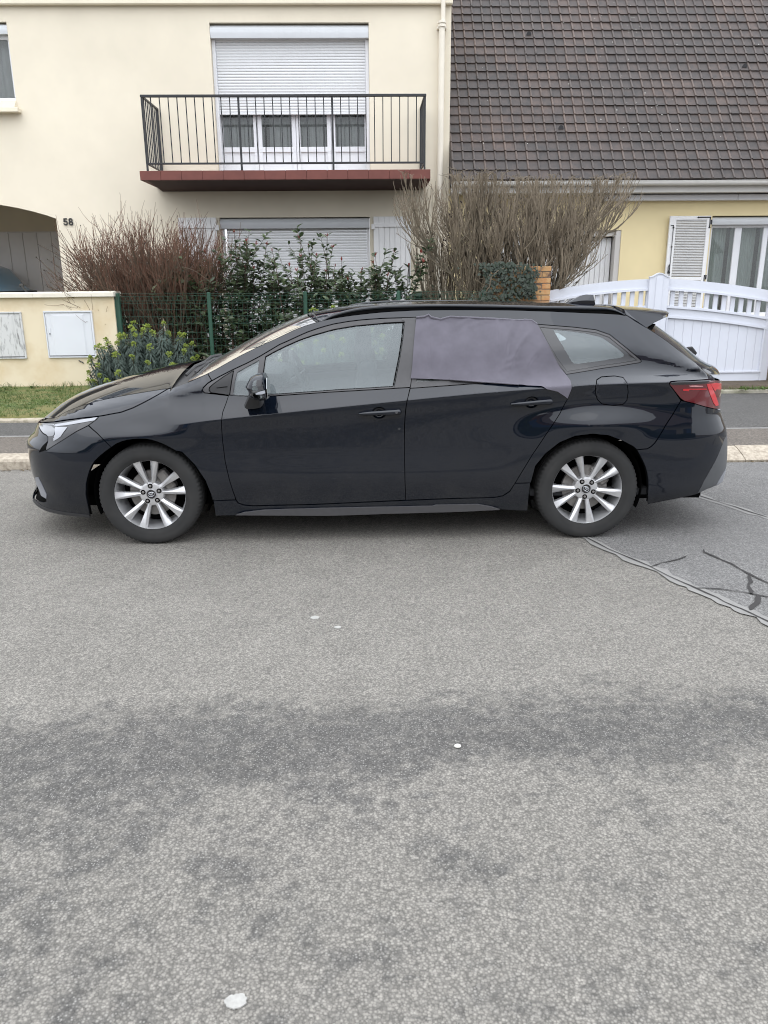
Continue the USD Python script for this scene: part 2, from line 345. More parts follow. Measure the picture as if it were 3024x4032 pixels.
kerb = thing('kerb', kind='structure')
for k in range(-14, 16):
    x0, x1 = k*1.0 + .35, k*1.0 + 1.35
    a, b = (KU, KU) if x1 < 1.4 else (KD, KD) if x0 > 2 else (KU, KD)
    dz = rng.normal(0, .002)
    part(kerb, 'kerb_stone', loft_x([(y, z + dz) for y, z in a], [(y, z + dz) for y, z in b], x0 + .004, x1 - .004), 'kerb_stone')
edge_ = thing('verge_edging', kind='structure')
for k in range(-12, 4):
    x0, x1 = k*.95 - .6, k*.95 + .35
    if x1 > 2.25: continue
    part(edge_, 'edging_stone', MB().cbox(x0 + .005, x1 - .005, 8.602, 8.74, -.05, .140 + rng.normal(0, .003), .008), 'edging_stone')
def verge_z(y): return np.interp(y, [8.74, 9.2, 10.0, 10.7, 13.3, 20], [.125, .15, .18, .21, .30, .32])
ys = np.linspace(8.72, 20, 60); xs = np.linspace(-40, 40, 160)
X, Y = np.meshgrid(xs, ys, indexing='ij'); Z = verge_z(Y) + .02*(meshkit.fbm(np.stack([X*1.5, Y*1.5, 0*X], -1), 3) - .5)
Zr = np.where((X > 2.2) & (Y < 10.4), .02, Z)
single('verge', MB().grid(np.stack([X, Y, Zr], -1)), 'soil', kind='structure')
drive = thing('driveway', kind='structure')
part(drive, 'threshold_strip', MB().cbox(2.32, 9, 10.31, 10.62, -.05, .150, .01), 'concrete')
part(drive, 'slab', MB().box(2.32, 9, 10.62, 13.2, -.05, .170), 'concrete')

# ---------------------------------------------------------------- the cream house
H = 13.2
def curtain_mesh(x0, x1, z0, z1, y, amp=.025, waves=9, seed=0):
    r = np.random.default_rng(seed); n = int((x1 - x0)/.02) + 2; x = np.linspace(x0, x1, n)
    ph = np.cumsum(r.uniform(.6, 1.4, n))/n*waves*2*np.pi*1.0
    zz = np.linspace(z0, z1, 5); P = np.stack(np.broadcast_arrays(x[:, None], y + amp*np.sin(ph)[:, None]*(1 + .15*zz[None]*0), zz[None]), -1)
    return MB().grid(P)
def roller_slats(parent, x0, x1, z0, z1, y, pitch=.04, m='white_slat'):
    n = int(round((z1 - z0)/pitch))
    for k in range(n):
        a = z0 + k*pitch; th = np.linspace(0, 1, 6); zz = a + .0025 + th*(pitch - .003); yy = y - .0075*np.sin(np.pi*th)**.8
        zz = np.r_[zz[0], zz, zz[-1]]; yy = np.r_[y + .004, yy, y + .004]
        P = np.stack([np.stack([np.full(8, x), yy, zz], 1) for x in (x0, x1)]); part(parent, 'slat', MB().grid(P, flip=True), m, smooth=50)
    return n
def roller_box(x0, x1, z0, z1, y0, y1):
    th = np.linspace(0, np.pi/2, 9); h = z1 - z0
    pr = [(y1, z1), (y0 + .6*(y1 - y0), z1)] + [(y0 + (y1 - y0)*.6*(1 - np.sin(t)), z1 - h*.55*(1 - np.cos(t))) for t in th] + [(y0, z0 + .3*h), (y0 + .012, z0), (y1, z0)]
    return loft_x(pr, pr, x0, x1)
house = thing('cream_house', 'two storey cream rendered house with brown balcony and closed roller shutters', 'house', (-2, H, .25))
arch_x = np.array([-9.2, -8.4, -7.6, -7.0, -6.3, -5.708, -5.458, -5.209, -5.003, -4.864]); arch_z = np.array([2.55, 2.66, 2.76, 2.81, 2.82, 2.762, 2.718, 2.66, 2.602, 2.552])
front = Polygon([(-10, 2.4), (-9.2, 2.4), (-9.2, .1), (1.31, .1), (1.31, 6.6), (-10, 6.6)]) - sbox(-2.28, .08, 3.12, 5.262) - sbox(-2.31, .064, .42, 2.552) - sbox(-7.2, -5.253, 4.228, 5.277) - Polygon([(-9.2, 0)] + list(zip(arch_x, arch_z)) + [(-4.866, 0)])
w = MB().prism(front, XZ, H, H + .3).box(1.01, 1.31, H + .3, 19, .1, 6.6).box(-10, -9.7, H + .3, 19, 3.1, 6.6)
part(house, 'wall', w, 'cream_render', smooth=False)
part(house, 'cornice', MB().cbox(-10.1, 1.325, H - .075, H - .002, 5.478, 6.6, .015), 'cream_trim')
part(house, 'roof', MB().box(-10.3, 1.31, H - .3, 19.2, 6.6, 6.75), 'tile_b')
# carport
part(house, 'carport_wall', MB().box(-4.862, -4.75, H + .302, 15.9, .1, 3.0).box(-9.6, -4.75, 15.905, 16.1, .1, 3.0), 'carport_wall')
part(house, 'carport_ceiling', MB().box(-9.6, -4.75, H + .302, 16.1, 3.0, 3.1), 'carport_wall')
part(house, 'carport_floor', MB().box(-9.6, -4.87, H - .3, 15.9, .1, .305), 'concrete')
gd = part(house, 'garage_door', MB().box(-8.4, -4.90, 15.875, 15.903, .30, 2.527), 'grey_boards')
bx = np.linspace(-8.38, -4.91, 14)
for k in range(13): part(gd, 'board', MB().cbox(bx[k] + .004, bx[k + 1] - .004, 15.852, 15.874, .32, 2.51, .004), 'grey_boards')
for zc in (2.40, 1.98):
    for xc in (-5.55,):
        part(gd, 'strap_hinge', MB().prism(Polygon([(xc - .33, zc), (xc - .15, zc + .035), (xc, zc + .02), (xc + .15, zc + .035), (xc + .33, zc), (xc + .15, zc - .035), (xc, zc - .02), (xc - .15, zc - .035)]), XZ, 15.842, 15.851), 'grey_boards')
# upper French window
fw = part(house, 'french_window', MB().box(-2.27, .07, 13.43, 13.47, 3.125, 3.165), 'white_pvc')
for a, b in ((-2.262, -1.668), (-1.662, -1.072), (-1.066, -.525), (-.519, .062)):
    lf = MB().cbox(a, b, 13.40, 13.45, 3.17, 3.24, .004).cbox(a, b, 13.40, 13.45, 3.525, 3.60, .004).cbox(a, a + .062, 13.402, 13.448, 3.24, 5.0, .004).cbox(b - .062, b, 13.402, 13.448, 3.24, 5.0, .004).box(a + .06, b - .06, 13.418, 13.432, 3.235, 3.53)
    part(fw, 'frame', lf, 'white_pvc')
    part(fw, 'pane', MB().box(a + .061, b - .061, 13.424, 13.429, 3.59, 5.0), 'house_glass', smooth=False)
part(house, 'curtain', curtain_mesh(-2.25, -1.60, 3.2, 5.1, 13.56, .03, 8, 1), 'curtain')
part(house, 'curtain', curtain_mesh(-1.50, -.62, 3.2, 5.1, 13.60, .02, 10, 2), 'curtain')
part(house, 'curtain', curtain_mesh(-.55, .05, 3.2, 5.1, 13.56, .03, 8, 3), 'curtain')
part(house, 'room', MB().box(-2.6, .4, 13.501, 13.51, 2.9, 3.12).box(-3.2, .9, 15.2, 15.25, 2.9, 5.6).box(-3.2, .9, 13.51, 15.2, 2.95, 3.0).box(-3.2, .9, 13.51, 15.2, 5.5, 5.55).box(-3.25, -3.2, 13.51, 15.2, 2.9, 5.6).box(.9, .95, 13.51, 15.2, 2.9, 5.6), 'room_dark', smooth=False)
rs = part(house, 'roller_shutter', roller_box(-2.277, .077, 5.063, 5.258, H + .004, H + .22), 'white_box', smooth=25)
roller_slats(rs, -2.222, .022, 4.075, 5.075, H + .125)
part(rs, 'end_bar', MB().cbox(-2.222, .022, H + .112, H + .13, 4.045, 4.075, .003), 'white_slat')
for a in (-2.278, .024): part(rs, 'guide_rail', MB().cbox(a, a + .054, H + .09, H + .15, 3.125, 5.062, .004), 'white_pvc')
# ground floor opening
gs = part(house, 'roller_shutter', roller_box(-2.306, .060, 2.389, 2.548, H + .004, H + .2), 'white_box', smooth=25)
roller_slats(gs, -2.222, .012, .47, 2.39, H + .125)
for a in (-2.305, .013): part(gs, 'guide_rail', MB().cbox(a, a + .046, H + .09, H + .15, .43, 2.388, .004), 'white_pvc')
part(house, 'door_sill', MB().cbox(-2.4, .16, H - .06, H + .14, .36, .425, .006), 'coping_stone')
for a, b in ((-2.95, -2.352), (.122, .712)):
    sh = part(house, 'shutter', MB().cbox(a + .01, b - .01, H - .036, H - .008, 2.395, 2.45, .003).cbox(a + .01, b - .01, H - .036, H - .008, .75, .82, .003).box(a, b, H - .043, H - .037, .52, 2.55), 'white_paint')
    e = np.linspace(a, b, 8)
    for k in range(7): part(sh, 'board', MB().cbox(e[k] + .0015, e[k + 1] - .0015, H - .066, H - .044, .50, 2.55, .003), 'white_paint')
    part(sh, 'ledge', MB().cbox(a + .02, b - .02, H - .086, H - .067, 2.392, 2.447, .003), 'white_paint')
    hx = b if a < -1 else a
    part(sh, 'hinge', MB().cbox(hx - .02 if a < -1 else hx - .035, hx + .04 if a < -1 else hx + .02, H - .094, H - .067, 2.36, 2.44, .003), 'white_paint')
part(sh, 'bolt', MB().cbox(.675, .695, H - .085, H - .067, 1.55, 1.85, .004), 'black_iron', label='dark vertical bolt on the right edge of the shutter')
# left window
lw = part(house, 'window', MB().cbox(-7.2, -5.256, H + .1, H + .16, 5.07, 5.12, .004).cbox(-7.2, -5.256, H + .1, H + .16, 4.23, 4.285, .004).cbox(-5.31, -5.257, H + .102, H + .158, 4.285, 5.07, .004).cbox(-6.3, -6.2, H + .102, H + .158, 4.285, 5.07, .004), 'white_pvc')
part(lw, 'pane', MB().box(-7.2, -5.30, H + .125, H + .13, 4.28, 5.08), 'house_glass', smooth=False)
part(lw, 'roller_box', roller_box(-7.2, -5.257, 5.122, 5.273, H + .004, H + .2), 'white_box', smooth=25)
part(lw, 'sill', MB().cbox(-7.2, -5.195, H - .13, H + .1, 4.05, 4.115, .008).add(*hull([(x, y, z) for x in (-7.2, -5.256) for y, z in ((H - .10, 4.116), (H + .11, 4.116), (H + .11, 4.229), (H - .004, 4.226))])), 'cream_trim')
part(house, 'curtain', curtain_mesh(-7.2, -5.27, 4.2, 5.2, H + .30, .02, 22, 4), 'curtain')
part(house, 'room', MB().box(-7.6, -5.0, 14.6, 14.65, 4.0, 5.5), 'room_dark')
# balcony
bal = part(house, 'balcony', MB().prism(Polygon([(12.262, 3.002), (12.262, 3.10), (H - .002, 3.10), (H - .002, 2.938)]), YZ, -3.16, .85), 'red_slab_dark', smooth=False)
ex = np.linspace(-3.243, .947, 15)
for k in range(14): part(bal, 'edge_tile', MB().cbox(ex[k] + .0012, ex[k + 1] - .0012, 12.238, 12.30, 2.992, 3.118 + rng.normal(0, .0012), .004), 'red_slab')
part(bal, 'floor_slab', MB().box(-3.243, .947, 12.30, H - .003, 3.101, 3.116), 'red_slab')
part(bal, 'side_lip', MB().box(-3.243, -3.16, 12.30, H - .003, 2.995, 3.10), 'red_slab')
part(bal, 'side_lip', MB().box(.85, .947, 12.30, H - .003, 2.975, 3.10), 'red_slab')
yr = 12.32
part(bal, 'top_rail', MB().cbox(-3.16, .882, yr - .022, yr + .022, 4.085, 4.118, .004), 'black_iron')
part(bal, 'bottom_rail', MB().cbox(-3.145, .866, yr - .012, yr + .012, 3.208, 3.234, .003), 'black_iron')
px = [-3.143, -1.784, -.457, .864]
for x in px: part(bal, 'post', MB().cbox(x - .014, x + .014, yr - .014, yr + .014, 3.117, 4.086, .003), 'black_iron')
for a, b in zip(px[:-1], px[1:]):
    for x in np.linspace(a, b, 12)[1:-1]: part(bal, 'baluster', MB().box(x - .0065, x + .0065, yr - .0065, yr + .0065, 3.232, 4.088), 'black_iron')
for x in (-3.143, .864):
    part(bal, 'side_rail', MB().cbox(x - .016, x + .016, yr + .02, H, 4.088, 4.114, .003), 'black_iron')
    part(bal, 'side_rail', MB().cbox(x - .01, x + .01, yr + .014, H, 3.210, 3.232, .003), 'black_iron')
    part(bal, 'post', MB().cbox(x - .014, x + .014, H - .03, H - .002, 3.117, 4.09, .003), 'black_iron')
    for y in np.linspace(yr, H - .016, 10)[1:-1]: part(bal, 'baluster', MB().box(x - .0065, x + .0065, y - .0065, y + .0065, 3.23, 4.09), 'black_iron')
# downpipe, house number
dp = part(house, 'downpipe', MB().tube([(1.165, H - .075, 2.0), (1.165, H - .075, 5.19)], .045, 20).tube([(1.163, H - .075, .3), (1.165, H - .075, 2.0)], .045, 20), 'downpipe')
part(dp, 'upper_pipe', MB().tube([(1.18, H - .075, 5.24), (1.18, H - .075, 5.95)], .034, 20), 'downpipe')
part(dp, 'collar', MB().tubes([[(1.165, H - .075, z) for z in (5.165, 5.175, 5.20, 5.215, 5.225, 5.25, 5.262)]], [[.045, .058, .058, .050, .062, .062, .035]], 20, True), 'downpipe')
part(dp, 'bracket', MB().cbox(1.095, 1.235, H - .085, H - .001, 5.155, 5.185, .004), 'downpipe')
tm = meshkit.text_mesh('58', .098, .014, True); tv = np.asarray(tm.vertices)
single('house_number', (np.c_[tv[:, 0]*.95 - 4.765, H - .002 - tv[:, 2], tv[:, 1] + 2.457], np.asarray(tm.faces)), 'number_black', 'black house number 58 fixed to the cream wall beside the carport arch', 'house number', smooth=False)

# ---------------------------------------------------------------- the yellow house with the tiled roof
yh = thing('yellow_house', 'single storey yellow rendered house with steep dark brown tiled roof', 'house', (5, H, .2))
yf = sbox(1.312, 10, .1, 2.96) - sbox(2.05, 4.092, 0, 2.329) - sbox(5.536, 8.6, .95, 2.534)
part(yh, 'wall', MB().prism(yf, XZ, H, H + .3).box(9.7, 10, H + .3, 20, .1, 2.96), 'yellow_render', smooth=False)
part(yh, 'garage_reveal', MB().box(4.008, 4.090, H + .012, H + .3, .17, 2.327).box(2.052, 4.008, H + .06, H + .3, 2.240, 2.327), 'reveal_grey', smooth=False)
gdo = part(yh, 'garage_door', MB().box(2.06, 4.004, H + .20, H + .25, .18, 2.238), 'black_iron')
ge = np.linspace(2.10, 3.992, 24)
for k in range(23): part(gdo, 'rib', MB().cbox(ge[k] + .003, ge[k + 1] - .003, H + .165, H + .199, .20, 2.222, .006), 'white_paint')
win = part(yh, 'window', MB().cbox(5.54, 8.6, H + .1, H + .16, .96, 1.03, .004).cbox(5.54, 8.6, H + .1, H + .16, 2.36, 2.40, .004).cbox(5.541, 5.60, H + .102, H + .158, 1.03, 2.36, .004).cbox(5.972, 6.084, H + .102, H + .158, 1.03, 2.36, .006).cbox(6.44, 6.52, H + .102, H + .158, 1.03, 2.36, .006), 'white_pvc')
part(win, 'pane', MB().box(5.598, 5.974, H + .125, H + .13, 1.02, 2.37), 'house_glass', smooth=False)
part(win, 'pane', MB().box(6.082, 6.45, H + .125, H + .13, 1.02, 2.37), 'house_glass', smooth=False)
part(win, 'pane', MB().box(6.51, 8.6, H + .125, H + .13, 1.02, 2.37), 'house_glass', smooth=False)
part(win, 'roller_box', roller_box(5.538, 8.6, 2.402, 2.527, H + .004, H + .2), 'white_box', smooth=25)
part(yh, 'curtain', curtain_mesh(5.56, 5.93, .98, 2.5, H + .33, .014, 9, 5), 'curtain_green')
part(yh, 'curtain', curtain_mesh(6.0, 6.42, .98, 2.5, H + .33, .014, 10, 6), 'curtain_green')
part(yh, 'curtain', curtain_mesh(6.5, 8.6, .98, 2.5, H + .33, .014, 40, 7), 'curtain_green')
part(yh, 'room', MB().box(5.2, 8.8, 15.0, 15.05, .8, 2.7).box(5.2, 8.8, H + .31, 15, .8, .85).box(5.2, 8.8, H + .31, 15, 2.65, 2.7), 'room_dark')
yy = H - .09
ls = part(yh, 'louvred_shutter', MB().cbox(4.826, 4.932, yy, yy + .04, .80, 2.530, .004).cbox(5.42, 5.482, yy, yy + .04, .80, 2.530, .004).cbox(4.932, 5.42, yy + .001, yy + .039, 2.470, 2.529, .004).cbox(4.932, 5.42, yy + .001, yy + .039, 1.545, 1.602, .004).cbox(4.932, 5.42, yy + .001, yy + .039, .80, .86, .004), 'white_paint')
for z in np.r_[np.arange(1.615, 2.46, .0245), np.arange(.875, 1.54, .0245)]:
    V = [(x, y, zz) for x in (4.931, 5.421) for y, zz in ((yy + .006, z), (yy + .009, z - .003), (yy + .036, z + .018), (yy + .033, z + .021))]
    part(ls, 'louvre', hull(V), 'white_paint', smooth=False)
iron = MB().cbox(5.475 - .20, 5.475, yy - .008, yy - .001, 2.498, 2.515, .002).cbox(5.458, 5.475, yy - .008, yy - .001, 2.36, 2.499, .002)
for x, z in ((5.275, 2.506), (5.466, 2.355)): iron.prism(Polygon([(x - .02, z), (x, z + .014), (x + .02, z), (x, z - .014)]), XZ, yy - .008, yy - .001)
part(ls, 'corner_strap', iron, 'black_iron')
part(ls, 'bolt', MB().cbox(4.884, 4.892, yy - .012, yy - .002, 1.3, 2.385, .002).cbox(4.845, 4.892, yy - .012, yy - .002, 2.385, 2.394, .002).cbox(4.874, 4.902, yy - .014, yy - .001, 2.06, 2.072, .003).cbox(4.874, 4.902, yy - .014, yy - .001, 2.345, 2.365, .003).cbox(4.855, 4.897, yy - .018, yy - .001, 1.66, 1.69, .004), 'black_iron')
part(ls, 'bolt_handle', MB().prism(Polygon([(4.86, 1.69), (4.855, 1.75), (4.872, 1.80), (4.885, 1.75), (4.882, 1.69)]).difference(Polygon([(4.866, 1.705), (4.862, 1.75), (4.872, 1.78), (4.879, 1.75), (4.877, 1.705)])), XZ, yy - .02, yy - .008), 'black_iron')
for z in (2.40, 1.56): part(ls, 'hinge', MB().cbox(5.484, 5.504, yy - .005, H - .001, z, z + .07, .003), 'black_iron')
part(ls, 'lower_strap', MB().cbox(5.458, 5.475, yy - .008, yy - .001, 1.40, 1.63, .002), 'black_iron')
# eaves
th = np.linspace(np.pi, 2*np.pi, 13)
gp = [(12.785 + .062*np.cos(t), 3.004 + .062*np.sin(t)) for t in th] + [(12.841, 3.010), (12.785 + .054, 3.004)] + [(12.785 + .054*np.cos(t), 3.004 + .054*np.sin(t)) for t in th[::-1]] + [(12.716, 3.004), (12.716, 3.010)]
gut = part(yh, 'gutter', loft_x(gp, gp, 1.315, 10.05), 'white_gutter', smooth=40)
for x in np.arange(1.9, 10, 1.15): part(gut, 'joint', loft_x([(12.785 + .066*np.cos(t), 3.004 + .066*np.sin(t)) for t in th], [(12.785 + .066*np.cos(t), 3.004 + .066*np.sin(t)) for t in th], x, x + .012), 'white_gutter', smooth=40)
part(yh, 'fascia', MB().cbox(1.315, 10.05, 12.865, 12.89, 2.853, 3.0, .004), 'white_gutter')
part(yh, 'soffit', MB().box(1.315, 10.05, 12.89, H, 2.858, 2.875), 'white_gutter')
part(yh, 'awning_box', MB().cbox(3.738, 5.86, H - .12, H - .002, 2.757, 2.843, .006).cbox(5.864, 10, H - .12, H - .002, 2.757, 2.843, .006), 'white_pvc', label='long white boxed-in awning under the eaves')
part(yh, 'cable', MB().tube([(4.25, H - .012, 2.853), (5.0, H - .012, 2.849), (5.9, H - .012, 2.852), (6.1, H - .012, 2.862), (7.5, H - .012, 2.850)], .006, 5), 'black_iron')
# roof
sl = np.array([0, 2.62, 3.44]); sl = sl/np.linalg.norm(sl); nrm = np.array([0, -sl[2], sl[1]])
O = np.array([1.318, 12.775, 3.035]); CW, CL = .165, .186
prof = [(0, 0), (.006, .014), (.017, .020), (.029, .014), (.035, .002), (.10, .004), (.164, .001)]
def tile(c, r, jx=0, jz=0):
    a = O + np.array([c*CW + jx, 0, 0]) + sl*(r*CL)
    lo = [a + np.array([x, 0, 0]) + nrm*(h + .024 + jz) - sl*.012 for x, h in prof]
    hi = [a + np.array([x, 0, 0]) + nrm*(h + .004) + sl*(CL + .02) for x, h in prof]
    bt = [a + np.array([x, 0, 0]) + nrm*(.004 if h < .01 else h*.4) - sl*.012 for x, h in prof]
    n = len(prof); V = bt + lo + hi
    f = [(k, k + 1, n + k + 1, n + k) for k in range(n - 1)] + [(n + k, n + k + 1, 2*n + k + 1, 2*n + k) for k in range(n - 1)]
    return V, f
def tile_mat(name, a, b, worn):
    N = {'g': ('geometry', {}), 'n': ('noise_texture', {'scale': 9., 'detail': 5, 'roughness': .6}), 'n2': ('noise_texture', {'scale': 3.1, 'detail': 5, 'roughness': .6}), 'r': ('rgb_ramp', {'ramp': [(.36, a), (.66, b)]}), 'w': ('attribute', {'attribute': 'wear'}),
         'wr': ('map_range', {'from_min': .38, 'from_max': .66, 'to_min': .25, 'to_max': 1., 'clamp': True}), 'm': ('math', {'math_type': 'multiply'}), 'c': ('mix_color', {'b': worn}),
         'rr': ('map_range', {'from_min': 0., 'from_max': 1., 'to_min': .78, 'to_max': 1.25}), 'h': ('hsv', {'hue': .5, 'saturation': 1.}), 'p': ('principled_bsdf', {'roughness': .55, 'specular_ior_level': .45}),
         'bn': ('noise_texture', {'scale': 140., 'detail': 3}), 'b': ('bump', {'strength': .3, 'distance': .003})}
    L = [('g.position', 'n.vector'), ('g.position', 'n2.vector'), ('g.position', 'bn.vector'), ('n.fac', 'r.fac'), ('n2.fac', 'wr.value'), ('w.fac', 'm.value1'), ('wr.result', 'm.value2'), ('m.value', 'c.fac'), ('r.color', 'c.a'),
         ('g.random_per_island', 'rr.value'), ('rr.result', 'h.value'), ('c.result', 'h.color'), ('h.color', 'p.base_color'), ('bn.fac', 'b.height'), ('b.normal', 'p.normal')]
    MAT[name] = usdkit.material(stage, '/World/Looks/' + name, N, L, surface='p.BSDF')
tile_mat('roof_a', (.080, .057, .048), (.045, .036, .033), (.165, .125, .105))
tile_mat('roof_b', (.066, .050, .044), (.036, .031, .029), (.135, .112, .10))
tile_mat('roof_c', (.100, .068, .055), (.055, .042, .038), (.19, .14, .115))
def wear(path, n):
    w = np.tile(np.array([1.0 if .004 < x < .032 and h > .010 else 0. for x, h in prof]), 3); w = np.tile(w, n)
    UsdGeom.PrimvarsAPI(stage.GetPrimAtPath(path)).CreatePrimvar('wear', Sdf.ValueTypeNames.FloatArray, 'vertex').Set(Vt.FloatArray.FromNumpy(w.astype(np.float32)))
roof = part(yh, 'roof', MB().prism(Polygon([(12.80, 3.0), (12.775, 3.03), (15.75, 6.93), (15.75, 6.0), (13.3, 2.96)]), YZ, 1.316, 10.0), 'tile_b', smooth=False)
stuff = {m: MB() for m in 'abc'}
cols = 46; count = 0; vents = {(9, 17), (18, 9), (9, 12)}
for r in range(24):
    for c in range(cols):
        u = meshkit.noise(np.array([c*.23, r*.21, 0.3])) + rng.uniform(-.28, .28)
        m = 'c' if u > .72 else 'a' if u > .42 else 'b'
        V, f = tile(c, r, rng.normal(0, .0012) + .004*np.sin(r*.9), rng.normal(0, .0016))
        if r < 9 and c < 33 and count < 297: wear(part(roof, 'roof_tile', MB().add(V, f), 'roof_' + m, smooth=False), 1); count += 1
        else: stuff[m].add(V, f)
for m in 'abc': wear(part(roof, 'upper_tiles', stuff[m], 'roof_' + m, smooth=False, kind='stuff'), len(stuff[m].v))
for c, r in ((8, 16), (10, 5), (29, 12)):
    a = O + np.array([c*CW + .10, 0, 0]) + sl*(r*CL + .06) + nrm*.028
    t = np.linspace(0, np.pi, 9); pts = [a + np.array([.042*np.cos(k), 0, 0]) + sl*(.045*np.sin(k)) for k in t]
    V = pts + [p + nrm*.035*np.sin(k) - sl*.01 for p, k in zip(pts, t)]
    part(roof, 'vent_tile', hull(V), 'tile_vent')
lich = MB()
for k in range(70):
    c, r = rng.uniform(1, 33), rng.uniform(2, 21)
    if rng.random() < .5: c = rng.normal(18.5, 2.2)
    a = O + np.array([c*CW, 0, 0]) + sl*(r*CL) + nrm*.030
    s_ = rng.uniform(.004, .011); lich.add([a + np.array([-s_, 0, 0]), a + sl*s_, a + np.array([s_, 0, 0]), a - sl*s_*.8 + nrm*.001], [(0, 3, 2, 1)])
part(roof, 'lichen', lich, 'lichen', kind='stuff')
